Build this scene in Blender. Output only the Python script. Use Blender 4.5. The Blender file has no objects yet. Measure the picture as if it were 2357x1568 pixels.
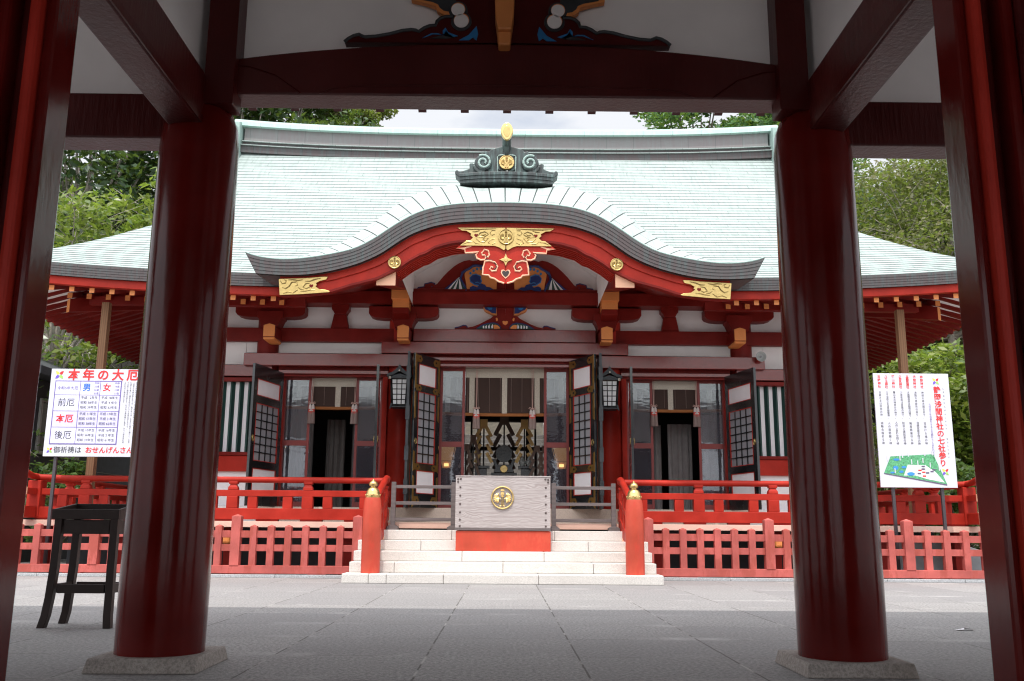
import bpy, bmesh, math, random
import numpy as np
from mathutils import Vector, Matrix
random.seed(7); rng = np.random.default_rng(11)
SC = bpy.context.scene; COL = SC.collection
R = math.radians; PI = math.pi

# ------------------------------------------------------------------ camera
F_PX, W_PX, H_PX = 2135.0, 2357.0, 1568.0
CAM = Vector((0, 0, 0.85))
pit, yaw, rol = R(11.48), R(0.44), R(0.43)
_fw = Vector((math.sin(yaw)*math.cos(pit), math.cos(yaw)*math.cos(pit), math.sin(pit)))
_r = _fw.cross(Vector((0, 0, 1))).normalized(); _u = _r.cross(_fw)
CR = _r*math.cos(rol) + _u*math.sin(rol); CU = -_r*math.sin(rol) + _u*math.cos(rol)
cd = bpy.data.cameras.new("camera"); cam = bpy.data.objects.new("camera", cd); COL.objects.link(cam)
cd.sensor_width = 36; cd.lens = F_PX/W_PX*36; cd.clip_start = 0.05; cd.clip_end = 900
m3 = Matrix((CR, CU, -_fw)).transposed()
cam.matrix_world = Matrix.Translation(CAM) @ m3.to_4x4()
SC.camera = cam
cd.dof.use_dof = True; cd.dof.focus_distance = 17.0; cd.dof.aperture_fstop = 11.0

# ------------------------------------------------------------------ sun, sky, exposure
SUN_EL, SUN_AZ = R(67), R(190)          # azimuth clockwise from +Y: behind the camera
w = bpy.data.worlds.new("World"); SC.world = w; w.use_nodes = True
nt = w.node_tree; bg = nt.nodes["Background"]
sky = nt.nodes.new("ShaderNodeTexSky"); sky.sky_type = 'NISHITA'; sky.sun_disc = False
sky.sun_elevation = SUN_EL; sky.sun_rotation = SUN_AZ; sky.dust_density = 1.5; sky.air_density = 1.0
tc = nt.nodes.new("ShaderNodeTexCoord"); mp = nt.nodes.new("ShaderNodeMapping"); mp.inputs['Scale'].default_value = (1.3, 1.3, 3.2)
nz = nt.nodes.new("ShaderNodeTexNoise"); nz.inputs['Scale'].default_value = 2.1; nz.inputs['Detail'].default_value = 7; nz.inputs['Roughness'].default_value = .55
rp = nt.nodes.new("ShaderNodeValToRGB"); rp.color_ramp.elements[0].position = .14; rp.color_ramp.elements[1].position = .40
mx = nt.nodes.new("ShaderNodeMix"); mx.data_type = 'RGBA'
mx.inputs[7].default_value = (5.5, 5.65, 5.95, 1)      # sunlit thin cloud, in the sky texture's own units
nt.links.new(tc.outputs['Generated'], mp.inputs['Vector']); nt.links.new(mp.outputs[0], nz.inputs['Vector'])
nt.links.new(nz.outputs['Fac'], rp.inputs[0]); nt.links.new(rp.outputs[0], mx.inputs[0])
nt.links.new(sky.outputs[0], mx.inputs[6])
# thin cloud is brightest round the sun
sd_ = (math.sin(SUN_AZ)*math.cos(SUN_EL), math.cos(SUN_AZ)*math.cos(SUN_EL), math.sin(SUN_EL))
vm = nt.nodes.new("ShaderNodeVectorMath"); vm.operation = 'DOT_PRODUCT'; vm.inputs[1].default_value = sd_; nt.links.new(tc.outputs['Generated'], vm.inputs[0])
mr = nt.nodes.new("ShaderNodeMapRange"); mr.inputs[1].default_value = .25; mr.inputs[2].default_value = 1; mr.inputs[3].default_value = 1; mr.inputs[4].default_value = 3.4; nt.links.new(vm.outputs['Value'], mr.inputs[0])
vs_ = nt.nodes.new("ShaderNodeVectorMath"); vs_.operation = 'SCALE'; nt.links.new(mx.outputs[2], vs_.inputs[0]); nt.links.new(mr.outputs[0], vs_.inputs['Scale']); nt.links.new(vs_.outputs[0], bg.inputs[0])
bg.inputs[1].default_value = 0.115
sl = bpy.data.lights.new("sun", 'SUN'); sl.energy = 2.4; sl.angle = R(0.6); sl.color = (1, .955, .90)
so = bpy.data.objects.new("sun", sl); COL.objects.link(so)
sdir = Vector((math.sin(SUN_AZ)*math.cos(SUN_EL), math.cos(SUN_AZ)*math.cos(SUN_EL), math.sin(SUN_EL)))
so.rotation_euler = sdir.to_track_quat('Z', 'Y').to_euler(); so.location = sdir*60
SC.view_settings.view_transform = 'Standard'; SC.view_settings.look = 'None'
SC.view_settings.exposure = 0.54; SC.view_settings.gamma = 1.0
SC.cycles.filter_width = 1.15; SC.cycles.max_bounces = 10; SC.cycles.diffuse_bounces = 7; SC.cycles.transparent_max_bounces = 8

# ------------------------------------------------------------------ helpers
def at(u, v, Y):
    "point on the plane y = Y that the photograph shows at (u, v) of its 4096-wide frame"
    u = u*W_PX/4096; v = v*W_PX/4096
    d = CR*((u-W_PX/2)/F_PX) - CU*((v-H_PX/2)/F_PX) + _fw
    p = CAM + d*(Y/d.y)
    return (p.x, p.z)

def wloc(o):
    p = Vector((0, 0, 0))
    while o is not None:
        p += o.location; o = o.parent
    return p

def rot_pts(pts, ang, c):
    ca, sa = math.cos(ang), math.sin(ang)
    return [(c[0]+(x-c[0])*ca-(y-c[1])*sa, c[1]+(x-c[0])*sa+(y-c[1])*ca, z) for x, y, z in pts]

class MB:
    def __init__(s): s.v = []; s.f = []; s.m = []; s.uv = []; s.hasuv = False
    def add(s, vs, fs, mi=0, uvs=None):
        b = len(s.v); s.v += [tuple(p) for p in vs]
        for k, f in enumerate(fs):
            s.f.append(tuple(b+i for i in f)); s.m.append(mi)
            if uvs: s.uv.append(uvs[k]); s.hasuv = True
            else: s.uv.append(None)
        return s
    def box(s, x0, x1, y0, y1, z0, z1, mi=0):
        x0, x1 = min(x0, x1), max(x0, x1)
        return s.add([(x0,y0,z0),(x1,y0,z0),(x1,y1,z0),(x0,y1,z0),(x0,y0,z1),(x1,y0,z1),(x1,y1,z1),(x0,y1,z1)],
                     [(0,3,2,1),(4,5,6,7),(0,1,5,4),(1,2,6,5),(2,3,7,6),(3,0,4,7)], mi)
    def prism(s, poly, y0, y1, mi=0, side=None, axis='y'):
        n = len(poly)
        if axis == 'y': P = lambda a, t: (a[0], t, a[1])
        elif axis == 'x': P = lambda a, t: (t, a[0], a[1])
        else: P = lambda a, t: (a[0], a[1], t)
        vs = [P(a, y0) for a in poly]+[P(a, y1) for a in poly]
        s.add(vs, [tuple(range(n)), tuple(range(2*n-1, n-1, -1))], mi)
        b = len(s.v)-2*n
        for i in range(n):
            j = (i+1) % n
            s.f.append((b+i, b+n+i, b+n+j, b+j)); s.m.append(mi if side is None else side); s.uv.append(None)
        return s
    def tube(s, path, r, n=10, mi=0, caps=True, sx=1.0):
        path = [Vector(p) for p in path]; k = len(path)
        rr = r if hasattr(r, '__len__') else [r]*k
        rings = []; prev = None
        for i, p in enumerate(path):
            t = (path[min(i+1, k-1)]-path[max(i-1, 0)]).normalized()
            ref = Vector((0, 0, 1)) if abs(t.z) < .93 else Vector((0, 1, 0))
            a = t.cross(ref).normalized()
            if prev is not None and a.dot(prev) < 0: a = -a
            prev = a; b = t.cross(a).normalized()
            rings.append([p+(a*math.cos(2*PI*q/n)*sx+b*math.sin(2*PI*q/n))*rr[i] for q in range(n)])
        vs = [q for g in rings for q in g]; fs = []
        for i in range(k-1):
            for q in range(n):
                fs.append((i*n+q, i*n+(q+1) % n, (i+1)*n+(q+1) % n, (i+1)*n+q))
        if caps: fs += [tuple(range(n-1, -1, -1)), tuple(range((k-1)*n, k*n))]
        return s.add(vs, fs, mi)
    def lathe(s, prof, x, y, n=24, mi=0, z0=0):
        vs = []; fs = []
        for r, z in prof: vs += [(x+r*math.cos(2*PI*q/n), y+r*math.sin(2*PI*q/n), z0+z) for q in range(n)]
        for i in range(len(prof)-1):
            for q in range(n): fs.append((i*n+q, i*n+(q+1) % n, (i+1)*n+(q+1) % n, (i+1)*n+q))
        fs += [tuple(range(n-1, -1, -1)), tuple(range((len(prof)-1)*n, len(prof)*n))]
        return s.add(vs, fs, mi)
    def disc(s, x, z, r, y0, y1, n=28, mi=0, rz=None):
        return s.prism([(x+r*math.cos(2*PI*i/n), z+(rz or r)*math.sin(2*PI*i/n)) for i in range(n)], y0, y1, mi)
    def build(s, name, mats, parent=None, bevel=0, smooth=False, local=False, fix=True):
        me = bpy.data.meshes.new(name)
        off = Vector((0, 0, 0)) if (local or parent is None) else wloc(parent)
        me.from_pydata([(a-off.x, b-off.y, c-off.z) for a, b, c in s.v], [], s.f)
        if not isinstance(mats, (list, tuple)): mats = [mats]
        for m in mats: me.materials.append(m)
        me.polygons.foreach_set('material_index', s.m)
        if s.hasuv:
            ul = me.uv_layers.new(name='UVMap')
            for p in me.polygons:
                u = s.uv[p.index]
                if u:
                    for k, li in enumerate(p.loop_indices): ul.data[li].uv = u[k]
        if fix:
            bm = bmesh.new(); bm.from_mesh(me); bmesh.ops.recalc_face_normals(bm, faces=bm.faces); bm.to_mesh(me); bm.free()
        if smooth:
            me.polygons.foreach_set('use_smooth', [True]*len(me.polygons)); me.set_sharp_from_angle(angle=R(38))
        me.update()
        o = bpy.data.objects.new(name, me); COL.objects.link(o)
        if parent is not None: o.parent = parent
        if bevel:
            b = o.modifiers.new('edge', 'BEVEL'); b.width = bevel; b.segments = 2; b.limit_method = 'ANGLE'; b.angle_limit = R(40); b.harden_normals = False
        return o

def thing(name, label, cat, loc=(0, 0, 0), group=None):
    o = bpy.data.objects.new(name, None); COL.objects.link(o); o.location = loc; o.empty_display_size = .2
    o['label'] = label; o['category'] = cat
    if group: o['group'] = group
    return o
def tag(o, label, cat, group=None):
    o['label'] = label; o['category'] = cat
    if group: o['group'] = group
    return o
def dup(ob, parent, dx=0, dy=0, dz=0):
    c = ob.copy(); COL.objects.link(c); c.parent = parent; c.location = ob.location+Vector((dx, dy, dz))
    for ch in list(ob.children):
        d = ch.copy(); COL.objects.link(d); d.parent = c
    return c
def struct(o): o['kind'] = 'structure'; return o

# ------------------------------------------------------------------ materials
def newmat(name):
    m = bpy.data.materials.new(name); m.use_nodes = True
    nt = m.node_tree; b = nt.nodes['Principled BSDF']
    return m, nt, b
def N(nt, t, **kw):
    n = nt.nodes.new(t)
    for k, v in kw.items():
        if k in n.inputs: n.inputs[k].default_value = v
        else: setattr(n, k, v)
    return n
def coords(nt, scale=(1, 1, 1), kind='Object'):
    t = N(nt, 'ShaderNodeTexCoord'); mp = N(nt, 'ShaderNodeMapping'); mp.inputs['Scale'].default_value = scale
    nt.links.new(t.outputs[kind], mp.inputs['Vector']); return mp.outputs[0]
def noise(nt, vec, scale, detail=4, rough=.55, dist=0):
    n = N(nt, 'ShaderNodeTexNoise', Scale=scale, Detail=detail, Roughness=rough, Distortion=dist); nt.links.new(vec, n.inputs['Vector']); return n.outputs['Fac']
def ramp(nt, fac, p0, c0, p1, c1):
    r = N(nt, 'ShaderNodeValToRGB'); e = r.color_ramp.elements
    e[0].position = p0; e[1].position = p1; e[0].color = (*c0, 1) if len(c0) == 3 else c0; e[1].color = (*c1, 1) if len(c1) == 3 else c1
    nt.links.new(fac, r.inputs[0]); return r.outputs[0]
def mixc(nt, fac, a, b, mode='MIX'):
    m = N(nt, 'ShaderNodeMix', data_type='RGBA', blend_type=mode)
    if isinstance(fac, (int, float)): m.inputs[0].default_value = fac
    else: nt.links.new(fac, m.inputs[0])
    for i, c in ((6, a), (7, b)):
        if isinstance(c, tuple): m.inputs[i].default_value = (*c[:3], 1)
        else: nt.links.new(c, m.inputs[i])
    return m.outputs[2]
def math_(nt, op, a, b=None):
    n = N(nt, 'ShaderNodeMath', operation=op)
    for i, c in ((0, a), (1, b)):
        if c is None: continue
        if isinstance(c, (int, float)): n.inputs[i].default_value = c
        else: nt.links.new(c, n.inputs[i])
    return n.outputs[0]
def bump(nt, b, h, strength, dist=.01):
    n = N(nt, 'ShaderNodeBump', Strength=strength, Distance=dist); nt.links.new(h, n.inputs['Height']); nt.links.new(n.outputs[0], b.inputs['Normal'])

def lacquer(name, col, rough=.28, var=.25, brush=.12, coat=.25, grain=(9, 9, 1.2), spec=.5, chip=None):
    m, nt, b = newmat(name)
    v = coords(nt); f = noise(nt, v, 2.3, 6); f2 = noise(nt, v, 26, 3)
    dk = tuple(c*(1-var) for c in col); lt = tuple(min(1, c*(1+var*.6)+.004) for c in col)
    c = ramp(nt, f, .3, dk, .72, lt)
    c = mixc(nt, math_(nt, 'MULTIPLY', f2, .18), c, tuple(x*.55+.01 for x in col))
    if chip:
        w_ = ramp_f(nt, noise(nt, coords(nt, (2.2, 2.2, .8)), 2.4, 8, .68), .50, .58)
        c = mixc(nt, math_(nt, 'MULTIPLY', w_, .7), c, chip)
    nt.links.new(c, b.inputs['Base Color'])
    rr = N(nt, 'ShaderNodeMapRange'); nt.links.new(f, rr.inputs[0]); rr.inputs[3].default_value = rough*.7; rr.inputs[4].default_value = rough*1.6
    nt.links.new(rr.outputs[0], b.inputs['Roughness'])
    b.inputs['Specular IOR Level'].default_value = spec
    b.inputs['Coat Weight'].default_value = coat; b.inputs['Coat Roughness'].default_value = .12
    g = noise(nt, coords(nt, grain), 3.5, 5, .6); bump(nt, b, g, brush, .02)
    return m
def plain(name, col, rough=.6, metal=0, var=.12, bmp=0, scale=6):
    m, nt, b = newmat(name)
    v = coords(nt); f = noise(nt, v, scale, 5)
    c = ramp(nt, f, .3, tuple(x*(1-var) for x in col), .7, tuple(min(1, x*(1+var)) for x in col))
    nt.links.new(c, b.inputs['Base Color']); b.inputs['Roughness'].default_value = rough; b.inputs['Metallic'].default_value = metal
    if bmp: bump(nt, b, noise(nt, v, scale*6, 4), bmp, .01)
    return m
def woodmat(name, c0, c1, scale=(1, 1, 1), ring=9, rough=.75, dist=5, bmp=.25, profile='X'):
    m, nt, b = newmat(name)
    v = coords(nt, scale)
    wv = N(nt, 'ShaderNodeTexWave', wave_type='BANDS', bands_direction=profile, Scale=ring, Distortion=dist, Detail=3)
    wv.inputs['Detail Scale'].default_value = .8; nt.links.new(v, wv.inputs['Vector'])
    f = noise(nt, v, 5, 6)
    c = mixc(nt, wv.outputs['Fac'], c0, c1); c = mixc(nt, math_(nt, 'MULTIPLY', f, .6), c, tuple(x*.6 for x in c1))
    nt.links.new(c, b.inputs['Base Color']); b.inputs['Roughness'].default_value = rough
    bump(nt, b, wv.outputs['Fac'], bmp, .004); return m
def grainwood(name, c0, c1, freq=260):
    m, nt, b = newmat(name)
    sp = N(nt, 'ShaderNodeSeparateXYZ'); nt.links.new(coords(nt), sp.inputs[0])
    lo = noise(nt, coords(nt, (.75, 1, 1.5)), 2.2, 2, .5, .6); fine = noise(nt, coords(nt, (3, 3, 60)), 2, 4); big = noise(nt, coords(nt), 2.2, 5)
    zz = math_(nt, 'ADD', sp.outputs[2], math_(nt, 'MULTIPLY', lo, .24))
    w_ = math_(nt, 'SINE', math_(nt, 'MULTIPLY', zz, freq)); w2 = math_(nt, 'SINE', math_(nt, 'MULTIPLY', zz, freq*.31))
    f = math_(nt, 'ADD', math_(nt, 'MULTIPLY', w_, .30), math_(nt, 'ADD', math_(nt, 'MULTIPLY', w2, .14), math_(nt, 'MULTIPLY', fine, .75)))
    f = math_(nt, 'ADD', f, math_(nt, 'MULTIPLY', math_(nt, 'SUBTRACT', big, .5), 1.0))
    nt.links.new(ramp(nt, f, 0.0, c1, .72, c0), b.inputs['Base Color']); b.inputs['Roughness'].default_value = .75; bump(nt, b, f, .35, .004); return m
def granite(name, col, speck=.35, scale=55, rough=.8, stain=.15):
    m, nt, b = newmat(name); v = coords(nt)
    s = noise(nt, v, scale, 3, .7); s2 = noise(nt, v, scale*2.7, 2, .6); big = noise(nt, v, 1.4, 6, .6)
    c = ramp(nt, s, .36, tuple(x*(1-speck) for x in col), .58, tuple(min(1, x*1.12) for x in col))
    c = mixc(nt, math_(nt, 'MULTIPLY', ramp_f(nt, s2, .58, .68), .5), c, tuple(x*.35 for x in col))
    c = mixc(nt, math_(nt, 'MULTIPLY', ramp_f(nt, big, .5, .75), stain*2), c, tuple(x*y for x, y in zip(col, (.55, .5, .42))))
    nt.links.new(c, b.inputs['Base Color']); b.inputs['Roughness'].default_value = rough
    bump(nt, b, s, .35, .01); return m
def ramp_f(nt, f, a, b_):
    n = N(nt, 'ShaderNodeMapRange'); nt.links.new(f, n.inputs[0]); n.inputs[1].default_value = a; n.inputs[2].default_value = b_; return n.outputs[0]
def gold(name, col=(.83, .56, .16), rough=.28):
    m, nt, b = newmat(name); v = coords(nt); f = noise(nt, v, 18, 4)
    nt.links.new(ramp(nt, f, .3, tuple(x*.8 for x in col), .7, col), b.inputs['Base Color'])
    b.inputs['Metallic'].default_value = .85; b.inputs['Roughness'].default_value = rough; bump(nt, b, f, .25, .01); return m
def leafmat(name, cols, gloss=.35, trans=.35):
    m, nt, b = newmat(name)
    g = N(nt, 'ShaderNodeNewGeometry'); r = N(nt, 'ShaderNodeValToRGB'); e = r.color_ramp.elements
    e[0].color = (*cols[0], 1); e[1].color = (*cols[-1], 1)
    for i, c in enumerate(cols[1:-1]): q = e.new((i+1)/(len(cols)-1)); q.color = (*c, 1)
    nt.links.new(g.outputs['Random Per Island'], r.inputs[0])
    c = mixc(nt, math_(nt, 'MULTIPLY', noise(nt, coords(nt), .9, 3), .35), r.outputs[0], tuple(x*.5 for x in cols[0]))
    nt.links.new(c, b.inputs['Base Color']); b.inputs['Roughness'].default_value = gloss
    t = N(nt, 'ShaderNodeBsdfTranslucent'); nt.links.new(mixc(nt, .6, c, (.35, .5, .06)), t.inputs[0])
    ms = N(nt, 'ShaderNodeMixShader'); ms.inputs[0].default_value = trans
    nt.links.new(b.outputs[0], ms.inputs[1]); nt.links.new(t.outputs[0], ms.inputs[2]); nt.links.new(ms.outputs[0], nt.nodes['Material Output'].inputs[0]); return m
def copper(name, col, dark, seam=True, amount=.5, metal=0.0, rough=.5, sw=1.0, rowline=0):
    "patinated sheet; UV: u metres along the course, v the number of the course"
    m, nt, b = newmat(name); v = coords(nt)
    big = noise(nt, v, .9, 6, .6); streak = noise(nt, coords(nt, (7, 1.2, .9)), 2.2, 6, .6)
    c = mixc(nt, math_(nt, 'MULTIPLY', ramp_f(nt, streak, .45, .75), amount), col, dark)
    c = mixc(nt, math_(nt, 'MULTIPLY', ramp_f(nt, big, .5, .8), amount*.6), c, tuple(x*.6+y*.4 for x, y in zip(col, dark)))
    if seam:
        t = N(nt, 'ShaderNodeTexCoord'); sp = N(nt, 'ShaderNodeSeparateXYZ'); nt.links.new(t.outputs['UV'], sp.inputs[0])
        row = math_(nt, 'FLOOR', sp.outputs[1])
        q = math_(nt, 'FRACT', math_(nt, 'ADD', math_(nt, 'DIVIDE', sp.outputs[0], sw), math_(nt, 'MULTIPLY', row, .37)))
        line = math_(nt, 'LESS_THAN', q, .012/sw)
        c = mixc(nt, math_(nt, 'MULTIPLY', line, .6), c, tuple(x*.3 for x in dark))
        if rowline: c = mixc(nt, math_(nt, 'LESS_THAN', math_(nt, 'FRACT', sp.outputs[1]), rowline), c, tuple(x*.16 for x in dark))
        wn = N(nt, 'ShaderNodeTexWhiteNoise', noise_dimensions='2D'); cb = N(nt, 'ShaderNodeCombineXYZ')
        idx = math_(nt, 'FLOOR', math_(nt, 'ADD', math_(nt, 'DIVIDE', sp.outputs[0], sw), math_(nt, 'MULTIPLY', row, .37)))
        nt.links.new(idx, cb.inputs[0]); nt.links.new(row, cb.inputs[1]); nt.links.new(cb.outputs[0], wn.inputs['Vector'])
        c = mixc(nt, math_(nt, 'MULTIPLY', wn.outputs['Value'], .16), c, dark)
    nt.links.new(c, b.inputs['Base Color']); b.inputs['Roughness'].default_value = rough; b.inputs['Metallic'].default_value = metal; b.inputs['Specular IOR Level'].default_value = .2
    bump(nt, b, big, .15, .02); return m
def glassmat(name):
    m, nt, b = newmat(name); nt.nodes.remove(b)
    t = N(nt, 'ShaderNodeBsdfTransparent'); t.inputs[0].default_value = (.80, .82, .86, 1)
    g = N(nt, 'ShaderNodeBsdfGlossy', Roughness=.015); lw = N(nt, 'ShaderNodeFresnel', IOR=1.65)
    wv = noise(nt, coords(nt, (2.2, 1, 9)), 1.6, 2); bp = N(nt, 'ShaderNodeBump', Strength=.035, Distance=.03); nt.links.new(wv, bp.inputs['Height']); nt.links.new(bp.outputs[0], g.inputs['Normal'])
    df = N(nt, 'ShaderNodeBsdfDiffuse'); df.inputs[0].default_value = (.42, .42, .50, 1); dm = N(nt, 'ShaderNodeMixShader'); dm.inputs[0].default_value = .08  # bluish grey diffuse share paints in the pale haze of reflections
    nt.links.new(t.outputs[0], dm.inputs[1]); nt.links.new(df.outputs[0], dm.inputs[2])
    ms = N(nt, 'ShaderNodeMixShader'); nt.links.new(math_(nt, 'ADD', lw.outputs[0], .03), ms.inputs[0]); nt.links.new(dm.outputs[0], ms.inputs[1]); nt.links.new(g.outputs[0], ms.inputs[2])
    nt.links.new(ms.outputs[0], nt.nodes['Material Output'].inputs[0]); return m
def emit(name, col, s):
    m, nt, b = newmat(name); b.inputs['Base Color'].default_value = (*col, 1); b.inputs['Emission Color'].default_value = (*col, 1); b.inputs['Emission Strength'].default_value = s; return m

def paving():
    m, nt, b = newmat('exposed_aggregate_paving'); v = coords(nt)
    sp = N(nt, 'ShaderNodeSeparateXYZ'); nt.links.new(v, sp.inputs[0])
    wob = math_(nt, 'MULTIPLY', math_(nt, 'SUBTRACT', noise(nt, v, 5, 3), .5), .012)
    def joint(o, off, per, wd):
        q = math_(nt, 'ADD', math_(nt, 'ADD', sp.outputs[o], off), wob)
        fr = math_(nt, 'FRACT', math_(nt, 'DIVIDE', q, per))
        d = math_(nt, 'ABSOLUTE', math_(nt, 'SUBTRACT', fr, .5))
        return math_(nt, 'GREATER_THAN', d, .5-wd/per/2), math_(nt, 'FLOOR', math_(nt, 'DIVIDE', q, per))
    jx, ix = joint(0, .515+10.3, 1.03, .013); jy, iy = joint(1, -5.56+10.4, 1.04, .011)
    s = noise(nt, v, 38, 3, .75); s2 = noise(nt, v, 95, 2, .7); big = noise(nt, coords(nt, (.35, 1.6, 1)), 1.1, 6, .6)
    c = ramp(nt, s, .34, (.135, .13, .13), .64, (.43, .415, .40))
    c = mixc(nt, math_(nt, 'MULTIPLY', ramp_f(nt, s2, .55, .72), .7), c, (.10, .10, .10))
    cb = N(nt, 'ShaderNodeCombineXYZ'); nt.links.new(ix, cb.inputs[0]); nt.links.new(iy, cb.inputs[1])
    wn = N(nt, 'ShaderNodeTexWhiteNoise', noise_dimensions='2D'); nt.links.new(cb.outputs[0], wn.inputs['Vector'])
    c = mixc(nt, math_(nt, 'MULTIPLY', wn.outputs['Value'], .42), c, (.17, .165, .17))
    c = mixc(nt, math_(nt, 'MULTIPLY', ramp_f(nt, big, .48, .72), .35), c, (.22, .21, .20))
    res = math_(nt, 'MULTIPLY', ramp_f(nt, math_(nt, 'ABSOLUTE', math_(nt, 'SUBTRACT', math_(nt, 'FRACT', math_(nt, 'DIVIDE', math_(nt, 'ADD', sp.outputs[1], -5.56+10.4), 1.04)), .56)), .36, .46), ramp_f(nt, noise(nt, coords(nt, (.6, .25, 1)), 1.6, 5, .65), .52, .68))
    c = mixc(nt, math_(nt, 'MULTIPLY', res, .5), c, (.50, .48, .47))
    j = math_(nt, 'MULTIPLY', math_(nt, 'MAXIMUM', jx, math_(nt, 'MULTIPLY', jy, .8)), math_(nt, 'GREATER_THAN', noise(nt, v, 1.3, 2), .36))
    c = mixc(nt, math_(nt, 'MULTIPLY', j, .85), c, mixc(nt, ramp_f(nt, noise(nt, v, 2.1, 3), .5, .62), (.07, .062, .055), (.42, .40, .38)))
    nt.links.new(c, b.inputs['Base Color']); b.inputs['Roughness'].default_value = .72
    h = math_(nt, 'SUBTRACT', s, math_(nt, 'MULTIPLY', j, 1.0)); bump(nt, b, h, .55, .012); return m

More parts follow.
